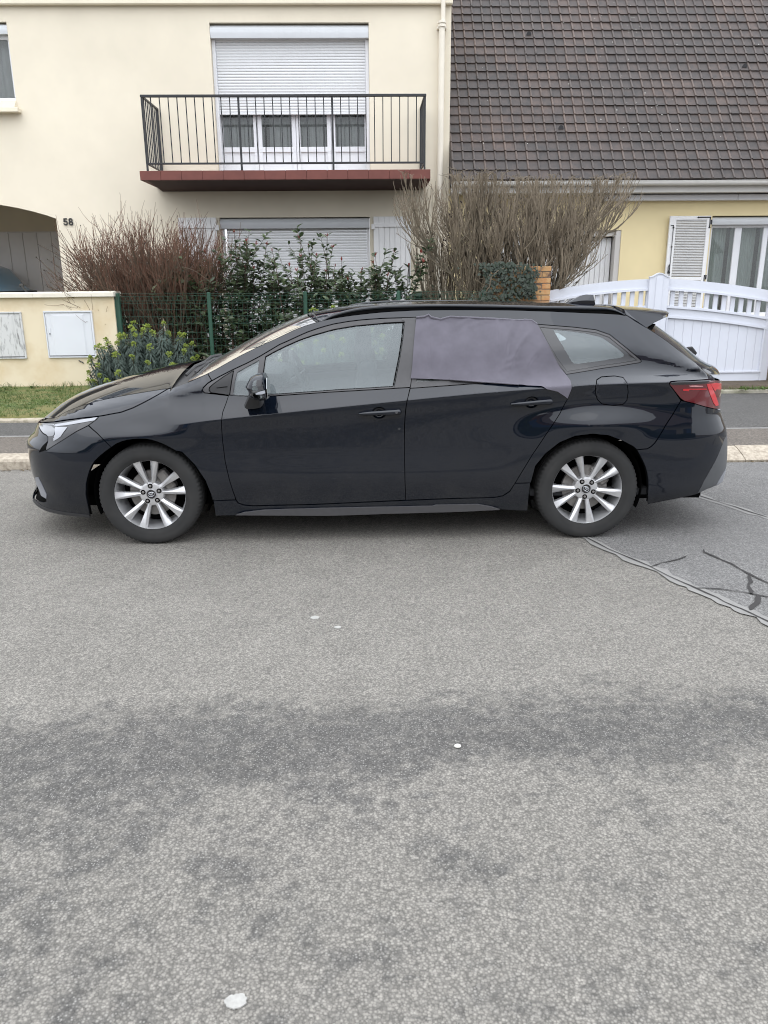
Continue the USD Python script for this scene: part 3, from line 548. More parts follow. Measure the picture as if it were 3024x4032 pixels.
# outlines on the car's side: (distance behind the nose, height) in metres
POLY = {
 'hood_shut': [(.144, .705),(.229, .727),(.323, .742),(.421, .763),(.553, .785),(.658, .798),(.692, .803),(.723, .809),(.798, .822),(.872, .847),(.944, .881),(1.014, .917),(1.068, .948),(1.107, .958)],
 'headlight': [(.151, .705),(.231, .724),(.325, .739),(.422, .758),(.554, .781),(.658, .793),(.654, .785),(.619, .761),(.6, .747),(.525, .712),(.442, .663),(.354, .613),(.301, .582),(.302, .6),(.311, .63),(.31, .657),(.295, .668),(.258, .673),(.225, .683),(.183, .695)],
 'light_bar': [(.173, .709),(.272, .723),(.338, .73),(.426, .748),(.555, .776),(.655, .792),(.637, .774),(.559, .76),(.458, .74),(.407, .731),(.363, .723),(.328, .726),(.26, .718)],
 'light_reflector': [(.356, .719),(.457, .728),(.435, .701),(.415, .675),(.397, .662),(.36, .642),(.355, .656),(.364, .663),(.361, .67),(.369, .681),(.364, .694)],
 'light_chrome': [(.179, .704),(.272, .718),(.319, .719),(.359, .709),(.36, .68),(.348, .669),(.307, .663),(.292, .671),(.26, .676),(.232, .684),(.202, .693)],
 'front_bumper': [(.601, .745),(.525, .71),(.442, .662),(.354, .612),(.301, .58),(.3, .6),(.309, .63),(.308, .656),(.294, .667),(.258, .671),(.223, .682),(.18, .694),(.126, .699),(-0.352, .652),(-0.433, .11),(.072, .199),(.13, .186),(.221, .172),(.316, .167),(.403, .164),(.484, .163),(.535, .158),(.543, .251),(.544, .32),(.558, .392),(.575, .438),(.59, .473),(.609, .507),(.631, .537),(.672, .573),(.705, .597),(.742, .622),(.711, .657),(.662, .703)],
 'vent_trim': [(.166, .385),(.201, .397),(.227, .348),(.25, .288),(.245, .263),(.197, .271),(.179, .301),(.151, .332)],
 'intake': [(.066, .243),(.146, .318),(.181, .276),(.2, .27),(.243, .26),(.241, .24),(.209, .228),(.15, .222),(.07, .209)],
 'grille': [(.239, .562),(.272, .605),(.307, .635),(.304, .616),(.301, .584),(.269, .573)],
 'front_fender': [(.742, .622),(.711, .658),(.662, .704),(.602, .747),(.62, .76),(.655, .784),(.66, .796),(.693, .801),(.723, .807),(.799, .82),(.872, .845),(.945, .879),(1.014, .915),(1.069, .946),(1.11, .958),(1.193, .985),(1.261, 1.014),(1.319, 1.038),(1.348, 1.002),(1.323, .986),(1.3, .964),(1.294, .946),(1.304, .931),(1.451, .914),(1.436, .87),(1.419, .825),(1.414, .787),(1.409, .737),(1.408, .652),(1.416, .525),(1.434, .413),(1.449, .341),(1.462, .279),(1.324, .274),(1.317, .303),(1.288, .409),(1.232, .508),(1.161, .589),(1.127, .596),(1.093, .618),(1.059, .638),(1.025, .654),(.991, .666),(.955, .673),(.919, .674),(.882, .672),(.844, .667),(.806, .656),(.774, .643)],
 'front_door': [(1.451, .918),(1.572, .91),(1.696, .91),(2.043, .931),(2.372, .947),(2.539, .956),(2.529, .921),(2.518, .883),(2.51, .833),(2.504, .749),(2.503, .621),(2.506, .408),(2.512, .262),(1.939, .242),(1.563, .238),(1.513, .243),(1.476, .257),(1.465, .276),(1.449, .341),(1.434, .413),(1.416, .525),(1.408, .652),(1.409, .737),(1.414, .787),(1.419, .825),(1.436, .87)],
 'rear_door': [(2.539, .951),(2.735, .963),(2.941, .975),(3.191, .993),(3.481, 1.018),(3.494, .984),(3.492, .955),(3.489, .917),(3.477, .875),(3.439, .797),(3.36, .674),(3.282, .548),(3.221, .435),(3.183, .362),(3.156, .314),(3.115, .284),(3.06, .273),(2.786, .27),(2.512, .262),(2.506, .408),(2.503, .621),(2.505, .749),(2.511, .833),(2.518, .883),(2.53, .921)],
 'front_frame': [(1.352, 1.002),(1.392, 1.023),(1.473, 1.062),(1.561, 1.1),(1.634, 1.136),(1.754, 1.203),(1.81, 1.226),(1.865, 1.25),(1.921, 1.273),(1.976, 1.291),(2.032, 1.307),(2.088, 1.32),(2.172, 1.333),(2.256, 1.342),(2.368, 1.349),(2.48, 1.352),(2.587, 1.354),(2.569, 1.168),(2.554, 1.027),(2.539, .958),(2.373, .95),(2.043, .933),(1.696, .913),(1.572, .912),(1.451, .92),(1.451, .916),(1.305, .933),(1.295, .946),(1.301, .962),(1.323, .985)],
 'quarter_light': [(1.503, 1.048),(1.567, 1.082),(1.631, 1.114),(1.625, 1.057),(1.617, .994),(1.607, .917),(1.572, .918),(1.479, .923),(1.488, .987)],
 'front_window': [(1.671, 1.137),(1.727, 1.166),(1.794, 1.197),(1.877, 1.231),(1.96, 1.258),(2.086, 1.29),(2.212, 1.309),(2.379, 1.323),(2.507, 1.328),(2.494, 1.231),(2.475, 1.13),(2.452, 1.028),(2.437, .964),(2.125, .948),(1.762, .925),(1.646, .922),(1.657, 1.033)],
 'mirror_sail': [(1.477, 1.055),(1.454, .919),(1.345, .934),(1.335, .947),(1.338, .962),(1.364, .984),(1.422, 1.023)],
 'sail_slit': [(1.377, .961),(1.444, .969),(1.445, .964),(1.382, .958)],
 'rear_frame': [(2.587, 1.35),(2.792, 1.345),(2.96, 1.337),(3.128, 1.326),(3.321, 1.304),(3.357, 1.239),(3.416, 1.137),(3.481, 1.02),(3.191, .996),(2.941, .978),(2.735, .965),(2.539, .953),(2.554, 1.027),(2.57, 1.168)],
 'quarter_frame': [(3.317, 1.308),(3.424, 1.299),(3.55, 1.288),(3.684, 1.272),(3.768, 1.243),(3.829, 1.192),(3.895, 1.139),(3.95, 1.095),(3.956, 1.087),(3.947, 1.079),(3.826, 1.063),(3.705, 1.051),(3.557, 1.031),(3.483, 1.021),(3.419, 1.105),(3.365, 1.2)],
 'quarter_glass': [(3.42, 1.277),(3.522, 1.267),(3.623, 1.253),(3.717, 1.23),(3.788, 1.18),(3.848, 1.131),(3.846, 1.117),(3.827, 1.11),(3.708, 1.095),(3.562, 1.08),(3.538, 1.08),(3.519, 1.095),(3.465, 1.19)],
 'body_low': [(4.415, .976),(4.32, .98),(4.143, .98),(4.097, .978),(4.087, .97),(4.092, .957),(4.128, .918),(4.172, .863),(4.13, .786),(4.086, .718),(4.047, .648),(4.024, .612),(4.004, .591),(3.981, .577),(3.918, .572),(3.894, .592),(3.823, .629),(3.732, .664),(3.635, .675),(3.534, .662),(3.442, .622),(3.361, .554),(3.304, .476),(3.284, .369),(3.28, .368),(3.181, .366)],
 'sill': [(1.324, .272),(1.462, .275),(1.473, .255),(1.512, .239),(1.563, .234),(1.939, .238),(2.512, .258),(2.786, .266),(3.061, .27),(3.117, .281),(3.158, .311),(3.184, .363),(3.28, .366),(3.276, .28),(3.279, .176),(3.118, .188),(3.1, .196),(2.358, .178),(2.022, .171),(1.456, .173),(1.326, .169)],
 'side_skirt': [(1.456, .184),(1.509, .201),(1.639, .214),(2.024, .22),(2.675, .224),(2.702, .23),(2.96, .231),(3.047, .216),(3.101, .199),(2.875, .189),(2.358, .18),(2.022, .172)],
 'fuel_flap': [(3.64, .959),(3.656, .99),(3.69, 1.004),(3.772, 1.007),(3.82, .999),(3.827, .974),(3.841, .917),(3.84, .87),(3.82, .847),(3.754, .841),(3.693, .851),(3.663, .877),(3.646, .92)],
 'tail_light': [(4.09, .968),(4.096, .974),(4.139, .977),(4.314, .977),(4.416, .971),(4.863, .891),(4.889, .68),(4.475, .786),(4.412, .801),(4.325, .824),(4.253, .846),(4.195, .86),(4.17, .876),(4.13, .919),(4.094, .957)],
 'light_lip': [(4.091, .967),(4.097, .973),(4.138, .976),(4.313, .976),(4.365, .975),(4.334, .961),(4.265, .959),(4.174, .96),(4.105, .96)],
 'light_guide': [(4.335, .954),(4.362, .956),(4.375, .941),(4.41, .888),(4.46, .814),(4.424, .814),(4.402, .835),(4.368, .888)],
 'light_top': [(4.365, .955),(4.418, .955),(4.817, .875),(4.822, .835),(4.423, .915),(4.41, .904),(4.382, .936)],
 'light_strip': [(4.176, .933),(4.213, .933),(4.335, .928),(4.341, .922),(4.218, .927),(4.215, .919),(4.179, .921)],
 'light_gleam': [(4.211, .951),(4.256, .951),(4.307, .946),(4.31, .942),(4.257, .943),(4.22, .946)],
 'rear_bumper': [(4.174, .861),(4.195, .858),(4.253, .844),(4.326, .822),(4.412, .799),(4.476, .784),(4.889, .677),(4.944, .226),(4.595, .368),(4.567, .311),(4.482, .309),(4.408, .298),(4.34, .272),(4.251, .254),(4.127, .226),(4.038, .203),(4.017, .289),(4.014, .336),(4.007, .381),(3.995, .425),(3.98, .465),(3.959, .505),(3.938, .54),(3.918, .57),(3.982, .575),(4.006, .589),(4.026, .61),(4.049, .647),(4.088, .716),(4.132, .785)],
 'diffuser': [(4.569, .616),(4.518, .6),(4.492, .565),(4.446, .487),(4.409, .429),(4.369, .355),(4.341, .274),(4.407, .299),(4.482, .31),(4.569, .311),(4.595, .369),(4.994, .231),(4.951, .576)],
 'bumper_chrome': [(4.599, .403),(4.554, .387),(4.516, .362),(4.48, .314),(4.569, .311),(4.595, .369),(4.994, .231),(4.982, .327)],
 'handle_f': [(2.235, .807),(2.362, .818),(2.484, .823),(2.35, .783)],
 'handle_r': [(3.142, .854),(3.27, .865),(3.39, .874),(3.269, .819)],
 'cup_f': [(2.35, .817)],
 'cup_r': [(3.261, .869)],
 'sunshade': [(2.587, 1.348),(2.632, 1.351),(2.662, 1.362),(2.676, 1.348),(2.732, 1.335),(2.792, 1.349),(2.96, 1.341),(3.128, 1.331),(3.204, 1.324),(3.247, 1.327),(3.289, 1.325),(3.321, 1.302),(3.349, 1.247),(3.392, 1.157),(3.448, 1.053),(3.48, 1.012),(3.495, .983),(3.494, .946),(3.478, .887),(3.457, .904),(3.413, .931),(3.345, .947),(3.318, .956),(3.186, .963),(3.064, .972),(2.942, .981),(2.778, .994),(2.654, 1.0),(2.543, 1.005),(2.552, 1.058),(2.569, 1.223)],
}
# ---- body side of the estate car: half width w as a function of s (metres behind the nose) and z (height)
from scipy.interpolate import PchipInterpolator
_P = PchipInterpolator
YC, X0 = 5.527, -2.287            # the car's centre plane and the world x of s = 0
_S = np.array([0, .30, .40, .55, .75, .94, 1.13, 1.35, 1.6, 2.0, 2.5, 3.0, 3.3, 3.5, 3.64, 3.8, 4.0, 4.2, 4.3, 4.43, 4.7])
_ZW = [  # (heights, half widths) of the feature lines, bottom to top
 (.16 + 0 * _S, np.interp(_S, [0, .3, 1.2, 1.4, 3.2, 3.6, 4.6], [.80, .80, .81, .835, .835, .80, .78])),
 (.27 + 0 * _S, np.interp(_S, [0, .3, 1.2, 1.4, 3.2, 3.6, 4.6], [.845, .845, .85, .852, .855, .86, .855])),
 (.40 + 0 * _S, np.interp(_S, [0, .3, 1.2, 1.4, 2.0, 3.2, 3.6, 4.6], [.868, .868, .872, .873, .871, .874, .882, .872])),
 (np.interp(_S, [0, .3, .55, .94, 5], [.52, .52, .57, .60, .60]), np.interp(_S, [0, .3, .55, .94, 1.35, 2, 2.5, 3, 3.3, 3.64, 4, 4.4], [.865, .865, .875, .887, .872, .866, .866, .870, .885, .898, .886, .872])),
 (np.interp(_S, [0, .3, .55, .94, 1.35, 2, 2.5, 3, 3.3, 3.64, 5], [.60, .62, .67, .70, .70, .74, .78, .82, .85, .875, .88]), np.interp(_S, [0, .3, .55, .75, .94, 1.13, 1.35, 2, 2.5, 3, 3.3, 3.64, 4, 4.4], [.845, .845, .86, .872, .879, .880, .875, .874, .875, .875, .869, .864, .858, .845])),
 (np.interp(_S, [0, .3, .55, .94, 1.13, 1.41, 2.5, 3.0, 3.3, 3.5, 3.65, 3.85, 4.1, 4.4, 4.7], [.66, .68, .725, .75, .755, .785, .885, .928, .948, .960, .969, .973, .976, .975, .97]), np.interp(_S, [0, .3, .55, .75, .94, 1.13, 1.35, 2, 2.5, 3, 3.3, 3.64, 4, 4.2, 4.43, 4.7], [.81, .82, .838, .852, .862, .874, .884, .886, .888, .888, .888, .886, .872, .855, .825, .78])),
 (np.interp(_S, [0, .3, .55, .94, 1.13, 1.35, 1.6, 2, 2.5, 3, 3.3, 3.64, 4, 4.2, 4.43, 4.7], [.70, .72, .785, .85, .90, .92, .915, .93, .955, .973, .985, 1.005, 1.01, 1.005, .985, .98]), np.interp(_S, [0, .3, .55, .94, 1.13, 1.35, 1.6, 2, 2.5, 3, 3.3, 3.64, 4, 4.2, 4.43, 4.7], [.76, .78, .79, .808, .80, .805, .82, .83, .838, .842, .836, .824, .79, .768, .765, .72])),
]
ES = np.array([0, .31, .40, .50, .615, .81, 1.02, 1.08, 1.11, 1.19, 1.26, 1.32, 1.45, 1.52, 1.757, 1.87, 1.99, 2.117, 2.257, 2.425, 2.683, 3.0, 3.39, 3.61, 3.80, 3.894, 4.01, 4.12, 4.21, 4.30, 4.43, 4.7])
EZ = np.array([.73, .757, .80, .837, .869, .908, .942, .951, .962, .987, 1.015, 1.04, 1.107, 1.143, 1.248, 1.297, 1.332, 1.357, 1.374, 1.388, 1.396, 1.394, 1.382, 1.371, 1.362, 1.352, 1.282, 1.212, 1.145, 1.079, .993, .985])
EW = np.array([.74, .72, .69, .665, .657, .67, .70, .71, .725, .735, .735, .73, .71, .70, .655, .635, .617, .606, .60, .598, .595, .592, .585, .577, .572, .572, .60, .62, .64, .66, .70, .68])
_ez, _ew = _P(ES, EZ), _P(ES, EW)
_fz = [_P(_S, z) for z, w in _ZW]
_fw = [_P(_S, w) for z, w in _ZW]
_s0 = _P([0, .20, .25, .31, .40, .50, .58, .64, .70, .75, .80, 1.0, 2.0], [-.023, -.023, .001, .028, .013, .007, .002, .056, .080, .115, .15, .15, .15])
_sr = _P([0, .20, .25, .32, .40, .50, .58, .65, .70, .78, .90, .98, 1.05, 1.3, 2.0], [4.412, 4.532, 4.612, 4.677, 4.685, 4.678, 4.667, 4.649, 4.622, 4.59, 4.59, 4.602, 4.75, 6, 6])
def crease_z(s): return _fz[5](s)
def edge(s): return _ew(np.clip(s, 0, 4.7)), _ez(np.clip(s, 0, 4.7))
def half_width(s, z):
    s, z = np.broadcast_arrays(np.asarray(s, float), np.asarray(z, float))
    sc = np.clip(s, 0, 4.7)
    Z = [f(sc) for f in _fz]; Wd = [f(sc) for f in _fw]
    ez, ew = _ez(sc), _ew(sc)
    Z.append(.5 * (Z[-1] + ez)); Wd.append(.5 * (Wd[-1] + ew) + np.where(sc > 1.3, .018, .022))
    Z.append(ez); Wd.append(ew)
    Z, Wd = np.array(Z), np.array(Wd)
    for k in range(1, len(Z)): Z[k] = np.maximum(Z[k], Z[k - 1] + .004)
    n = len(Z)
    d = (Wd[1:] - Wd[:-1]) / (Z[1:] - Z[:-1])
    h = Z[1:] - Z[:-1]
    m = np.empty_like(Z); m[0], m[-1] = d[0], d[-1]
    m[1:-1] = (h[1:] * d[:-1] + h[:-1] * d[1:]) / (h[:-1] + h[1:])
    c = np.clip((sc - 1.02) / .35, 0, 1); c = c * c * (3 - 2 * c)
    out = np.full(s.shape, np.nan)
    for k in range(n - 1):
        ma, mb = m[k].copy(), m[k + 1].copy()
        if k == 5: ma = ma * (1 - c) + d[5] * c           # above the crease
        if k == 4: mb = mb * (1 - c) + d[4] * .6 * c      # below it
        t = np.clip((z - Z[k]) / h[k], 0, 1)
        v = (2*t**3 - 3*t**2 + 1) * Wd[k] + (t**3 - 2*t**2 + t) * h[k] * ma + (-2*t**3 + 3*t**2) * Wd[k + 1] + (t**3 - t**2) * h[k] * mb
        out = np.where((z >= Z[k]) | (k == 0), v, out)
    out = out + np.where(z > Z[-1], (z - Z[-1]) * np.minimum(d[-1], -.3), 0) + np.where(z < Z[0], (z - Z[0]) * .6, 0)
    out += .030 * np.exp(-((s - 3.66) / .25) ** 2 - ((z - .735) / .075) ** 2)      # rear haunch
    out += .012 * np.exp(-((s - .94) / .25) ** 2 - ((z - .69) / .05) ** 2)        # front arch
    s0 = _s0(np.clip(z, 0, 2)); t = np.clip((s - s0) / (.78 - s0), 0, 1)
    out = out * (1 - (1 - t) ** 2.7) ** (1 / 2.7)
    sr = _sr(np.clip(z, 0, 2)); xb = np.where(sr > 4.7, sr - .4, 4.12); t = np.clip((sr - s) / (sr - xb), 0, 1)
    return out * (1 - (1 - t) ** 3.0) ** (1 / 3.0)
for _n, _c, _r, _k in (('car_red', (.30, .006, .010), .22, 1.), ('black_gloss', (.008, .008, .009), .12, .6), ('tool_grey', (.22, .22, .21), .6, 0.)): mat(_n, _c, _r, coat=_k)
# ---------------------------------------------------------------- garden wall, meter cabinets, fence, gate, pillars
gw = thing('garden_wall', 'low cream rendered garden wall with pale coping and two meter cabinets', 'wall', (-5, 10.8, .2))
hole1, hole2 = sbox(-4.252, -3.616, .622, 1.228), sbox(-5.25, -4.541, .615, 1.222)
part(gw, 'wall', MB().prism(sbox(-14, -3.32, -.05, 1.40) - hole1 - hole2, XZ, 10.70, 10.94), 'garden_wall', smooth=False)
ce = [-3.30, -3.90, -4.345, -4.95, -5.55, -6.15, -6.75, -7.4, -8.1, -9, -10, -11, -12, -13, -14]
for a, b in zip(ce[1:], ce[:-1]):
    if True:
        c = MB(); dz = rng.normal(0, .0025)
        V = [(x, y, z + dz) for x in (a + .002, b - .002) for y, z in ((10.655, 1.402), (10.655, 1.452), (10.662, 1.459), (10.82, 1.470), (10.985, 1.455), (10.985, 1.402))]
        part(gw, 'coping_stone', hull(V), 'coping_stone', smooth=False)
def cabinet(x0, x1, z0, z1, m, label, worn):
    t = thing('meter_cabinet', label, 'meter cabinet', ((x0 + x1)/2, 10.69, z0))
    y = 10.700
    part(t, 'case', MB().box(x0 + .002, x1 - .002, y + .01, y + .18, z0 + .002, z1 - .002), 'room_dark')
    fr = MB().cbox(x0, x1, y - .022, y + .02, z1 - .022, z1, .003).cbox(x0, x1, y - .022, y + .02, z0, z0 + .016, .003).cbox(x0, x0 + .014, y - .020, y + .02, z0 + .016, z1 - .022, .003).cbox(x1 - .022, x1, y - .020, y + .02, z0 + .016, z1 - .022, .003)
    part(t, 'frame', fr, m)
    a, b, c, d = x0 + .017, x1 - .026, z0 + .028, z1 - .026
    dr = part(t, 'door', MB().cbox(a, b, y - .012, y, c, d, .003), m)
    part(t, 'door_panel', hull([(x, yy, z) for yy, i in ((y - .0115, 0), (y - .021, .022)) for x in (a + .075 + i, b - .085 - i) for z in (c + .003, d - .012 - i)]), m, smooth=False)
    if not worn:
        lk = MB(); lk.cbox(a + .028, a + .05, y - .017, y - .012, c + .26, c + .36, .002)
        part(dr, 'lock_plate', lk, m)
        th = np.linspace(0, 2*np.pi, 13)[:-1]; part(dr, 'keyhole', MB().prism(Polygon([(a + .039 + .009*np.cos(k), c + .285 + .009*np.sin(k)) for k in th]), XZ, y - .021, y - .016), 'black_iron')
    else:
        part(t, 'corner_strip', MB().cbox(x1 - .10, x1 - .028, y - .03, y - .022, z0 + .002, z0 + .012, .002), 'cabinet_white')
    return t
cabinet(-4.252, -3.616, .622, 1.228, 'cabinet_white', 'clean white meter cabinet with round keyhole in the low garden wall', False)
cabinet(-5.25, -4.541, .615, 1.222, 'cabinet_grey', 'weathered grey meter cabinet with black streaks at left end of the wall', True)
single('twig', MB().tube([(-3.86, 10.69, .585), (-3.835, 10.688, .568), (-3.815, 10.69, .562), (-3.80, 10.688, .545)], .007, 5), 'black_iron', 'small dark broken twig stuck on the wall below the white cabinet', 'twig')

fence = thing('wire_fence', 'green wire garden fence with ringed border pattern on slim green posts', 'fence', (-1, 10.75, .2))
fpx = [-3.335, -2.085, -.816, .420, 1.56]
for x in fpx: part(fence, 'post', MB().tubes([[(x, 10.75, .05), (x, 10.75, 1.44), (x, 10.75, 1.45)]], [[.026, .026, .012]], 12, True), 'green_metal')
part(fence, 'post', MB().cbox(-3.318, -3.262, 10.74, 10.80, .1, 1.445, .004), 'green_metal')
for a, b in zip(fpx[:-1], fpx[1:]):
    wm = MB(); zs = [1.435, 1.405, 1.345, 1.31, 1.23, 1.145, 1.045, .935, .85, .76, .65, .52, .4]
    wm.tubes([[(a, 10.75, z), ((a + b)/2, 10.75, z - .004), (b, 10.75, z)] for z in zs], np.full((len(zs), 3), .0024), 4)
    xs = np.arange(a + .06, b, .0625)
    wm.tubes([[(x, 10.752, .3), (x, 10.752, .9), (x, 10.752, 1.345)] for x in xs], np.full((len(xs), 3), .0016), 3)
    t = np.linspace(0, 2*np.pi, 13); ring = lambda x, z, r: [(x + r*np.cos(k), 10.748, z + r*np.sin(k)) for k in t]
    R = [ring(x, 1.376, .031) for x in xs] + [ring(x, 1.095, .045) for x in np.arange(a + .06, b, .095)]
    wm.tubes(R, np.full((len(R), 13), .0017), 3)
    part(fence, 'wire_mesh', wm, 'green_metal', smooth=False)

def band(x0, x1, top, bot, y0, y1, n=14):
    x = np.linspace(x0, x1, n); ring = np.stack([np.stack([x, np.full(n, y), f(x)], 1) for y, f in ((y0, bot), (y0, top), (y1, top), (y1, bot))], 1)
    m = MB(); P = np.concatenate([ring, ring[:, :1]], 1); m.grid(P, flip=True)
    m.add(ring[0], [(0, 1, 2, 3)]); m.add(ring[-1], [(3, 2, 1, 0)]); return m
G = 10.85
top_r = lambda x: 1.575 - .060*(x - 4.03) - .040*(x - 4.03)**2
top_l = lambda x: 1.572 - .028*(3.78 - x) - .058*(3.78 - x)**2
off = lambda f, d: (lambda x: f(x) - d)
cst = lambda c: (lambda x: 0*x + c)
def leaf(label, x0, x1, f, s_lo, s_hi, group=None):
    t = thing('gate_leaf', label, 'gate', ((x0 + x1)/2, G, .19))
    a, b = x0 + s_lo, x1 - s_hi
    part(t, 'stile', band(x0, a, f, cst(.195), G - .022, G + .03, 4), 'gate_white')
    if s_hi > 0: part(t, 'stile', band(b, x1, f, cst(.195), G - .022, G + .03, 4), 'gate_white')
    part(t, 'top_rail', band(a + .001, b - .001, f, off(f, .122), G - .020, G + .028), 'gate_white')
    for d0, d1, y in ((.122, .150, .040), (.352, .378, .036), (.478, .506, .036)):
        rim = band(a - .012, b + .012, off(f, d0), off(f, d1), G - y, G - .0205)
        part(t, 'moulding', rim, 'gate_white', smooth=25)
    part(t, 'middle_rail', band(a + .001, b - .001, off(f, .345), off(f, .50), G - .018, G + .026), 'gate_white')
    n = int((b - a - .03)//.118)
    for k in range(n + 1):
        x = a + .068 + k*.118 if x0 > 4 else b - .068 - k*.118
        if a + .03 < x < b - .02: part(t, 'baluster', band(x - .028, x + .028, off(f, .118), off(f, .349), G - .010, G + .018, 2), 'gate_white')
    e = np.arange(a + .001, b, .1265) if x0 > 4 else np.arange(b - .001, a, -.1265)[::-1]
    e = np.unique(np.r_[a + .001, e, b - .001]); e = e[np.r_[True, np.diff(e) > .03]]
    for p, q in zip(e[:-1], e[1:]): part(t, 'board', band(p + .0016, q - .0016, off(f, .495), cst(.32), G - .012, G + .012, 3), 'gate_white')
    part(t, 'moulding', MB().cbox(a - .01, b + .01, G - .036, G - .0205, .318, .346, .005), 'gate_white')
    part(t, 'bottom_rail', MB().cbox(a + .001, b - .001, G - .020, G + .028, .196, .330, .004), 'gate_white')
    for x, sx in ((a, 1), (b, -1)): part(t, 'moulding', band(min(x, x + sx*.022), max(x, x + sx*.022), off(f, .49), cst(.33), G - .034, G - .0125, 3), 'gate_white')
    return t
leaf('left leaf of the white arched gate, partly hidden by the car roof', 2.425, 3.790, top_l, .05, .03)
gr = leaf('right leaf of the white arched gate with balusters, beside the wavy post', 4.022, 5.532, top_r, .030, .104)
wx = np.linspace(3.775, 4.035, 15); wz = 1.590 + .048*np.sin(np.pi*(wx - 3.775)/.26)**2
mp = part(gr, 'meeting_post', MB().prism(Polygon([(3.775, .20)] + list(zip(wx, wz)) + [(4.035, .20)]), XZ, G - .060, G - .024), 'gate_white', label='wide middle post with wavy top')
part(mp, 'cap', band(3.768, 4.042, lambda x: 1.604 + .048*np.sin(np.pi*np.clip((x - 3.775)/.26, 0, 1))**2, lambda x: 1.5905 + .048*np.sin(np.pi*np.clip((x - 3.775)/.26, 0, 1))**2, G - .068, G - .016, 15), 'gate_white', smooth=50)
part(mp, 'groove_strip', MB().cbox(3.86, 3.95, G - .068, G - .0605, .21, 1.60, .006), 'gate_white')
part(gr, 'gate_stop', MB().tube([(4.60, G - .03, .165), (4.66, G - .03, .155), (4.72, G - .03, .165)], .022, 8), 'coping_stone')

def pillar(x0, x1, y0, y1, z0, z1, label, seed):
    t = thing('brick_pillar', label, 'pillar', ((x0 + x1)/2, (y0 + y1)/2, z0)); r = np.random.default_rng(seed)
    part(t, 'mortar', MB().box(x0 + .008, x1 - .008, y0 + .008, y1 - .008, z0, z1 - .006), 'mortar')
    n = int(round((z1 - z0)/.0738))
    for k in range(n):
        zb = z1 - (k + 1)*.0738 + .005; zt = zb + .064
        x = x1 - (.238 if k % 2 == 0 else .117); cuts = [x1]
        while x > x0 + .05: cuts.append(x); x -= .245
        cuts.append(x0)
        for q, (b, a) in enumerate(zip(cuts[:-1], cuts[1:])):
            j = r.normal(0, .0015)
            part(t, 'brick', MB().cbox(a + .005, b - .005 if b < x1 else b, y0 + j, y0 + .105, zb, zt, .004), 'brick_' + 'aabc'[r.integers(4)], smooth=False)
        part(t, 'brick', MB().cbox(x1 - .105, x1 + .001, y0 + .115, y1, zb + .0005, zt - .0005, .004), 'brick_' + 'abc'[r.integers(3)], smooth=False)
    return t
pillar(1.63, 2.408, 10.62, 10.90, .15, 1.748, 'ochre brick pillar overgrown with ivy, left of the white gate', 5)
pillar(5.57, 6.10, 10.62, 10.90, .15, 1.60, 'brick gate pillar cut off at the right edge of the photo', 6)

bn = thing('wheelie_bin', 'dark green bin with closed lid behind the fence', 'bin', (.85, 11.75, .25))
part(bn, 'body', hull([(x*s_ + .85, y*s_ + 11.78, z) for z, s_ in ((.27, .8), (1.33, 1.0)) for x in (-.19, .19) for y in (-.2, .2)]), 'bin_green', smooth=False)
part(bn, 'lid', hull([(x + .85, y + 11.78, z) for x, y, z in [(a*.205, b*.22, 1.335) for a in (-1, 1) for b in (-1, 1)] + [(a*.205, b*.22, 1.37) for a in (-1, 1) for b in (-1, 1)] + [(a*.16, b*.17, 1.425) for a in (-1, 1) for b in (-1, 1)]]), 'bin_green', smooth=False)
part(bn, 'handle', MB().tube([(.68, 11.56, 1.36), (.68, 11.53, 1.36), (1.02, 11.53, 1.36), (1.02, 11.56, 1.36)], .013, 8), 'bin_green')
# blue car under the carport and a tool handle
bc = thing('blue_car', 'blue car parked under the arched carport, only its tail in view', 'car', (-8, 14.6, .305))
bp = np.array([(-6.30, .62), (-6.22, .80), (-6.20, 1.10), (-6.225, 1.40), (-6.24, 1.455), (-6.30, 1.488), (-6.42, 1.563), (-6.49, 1.68), (-6.62, 1.84), (-6.85, 1.93), (-7.6, 1.97), (-8.4, 1.92), (-9.1, 1.45), (-10.1, 1.25), (-10.3, .95), (-10.25, .55)])
cen = bp.mean(0); V = []
sl_ = [(-.86, .94), (-.83, .985), (-.70, 1.0), (.70, 1.0), (.83, .985), (.86, .94)]
P = np.array([[(c[0] + (x - c[0])*s_, 14.6 + y, c[1] + (z - c[1])*s_) for x, z in np.vstack([bp, bp[:1]])] for y, s_ in sl_ for c in (cen,)])
bm = MB().grid(P, flip=True)
for q, fl in ((P[0], 0), (P[-1], 1)):
    tr = trimesh.creation.triangulate_polygon(Polygon(np.asarray(q)[:-1, [0, 2]]), engine='earcut'); vv = np.c_[tr[0][:, 0], np.full(len(tr[0]), q[0, 1]), tr[0][:, 1]]; bm.add(vv, tr[1] if fl else tr[1][:, ::-1])
part(bc, 'body', bm, 'blue_paint', smooth=40)
part(bc, 'tail_light', hull([(-6.215 - .06*i, 13.80 + .10*j, z) for i in (0, 1) for j in (-1, 1) for z in (1.20, 1.478 + .02*i)]), 'car_red')
part(bc, 'rear_lip', MB().tube([(-6.205, 13.75, 1.44), (-6.20, 14.6, 1.44), (-6.205, 15.4, 1.44)], .018, 8), 'rubber')
for x in (-7.1, -9.6):
    wv, wf = lathe([(.0, .10), (.2, .10), (.30, .09), (.32, .06), (.32, -.06), (.3, -.09), (0, -.09)], 28, (x, 13.86, .305 + .32)); part(bc, 'wheel', (wv, wf), 'rubber', smooth=40)
part(bc, 'window', MB().prism(Polygon([(-6.62, 1.55), (-6.80, 1.86), (-8.3, 1.86), (-8.9, 1.5)]), XZ, 13.735, 13.745), 'black_gloss')
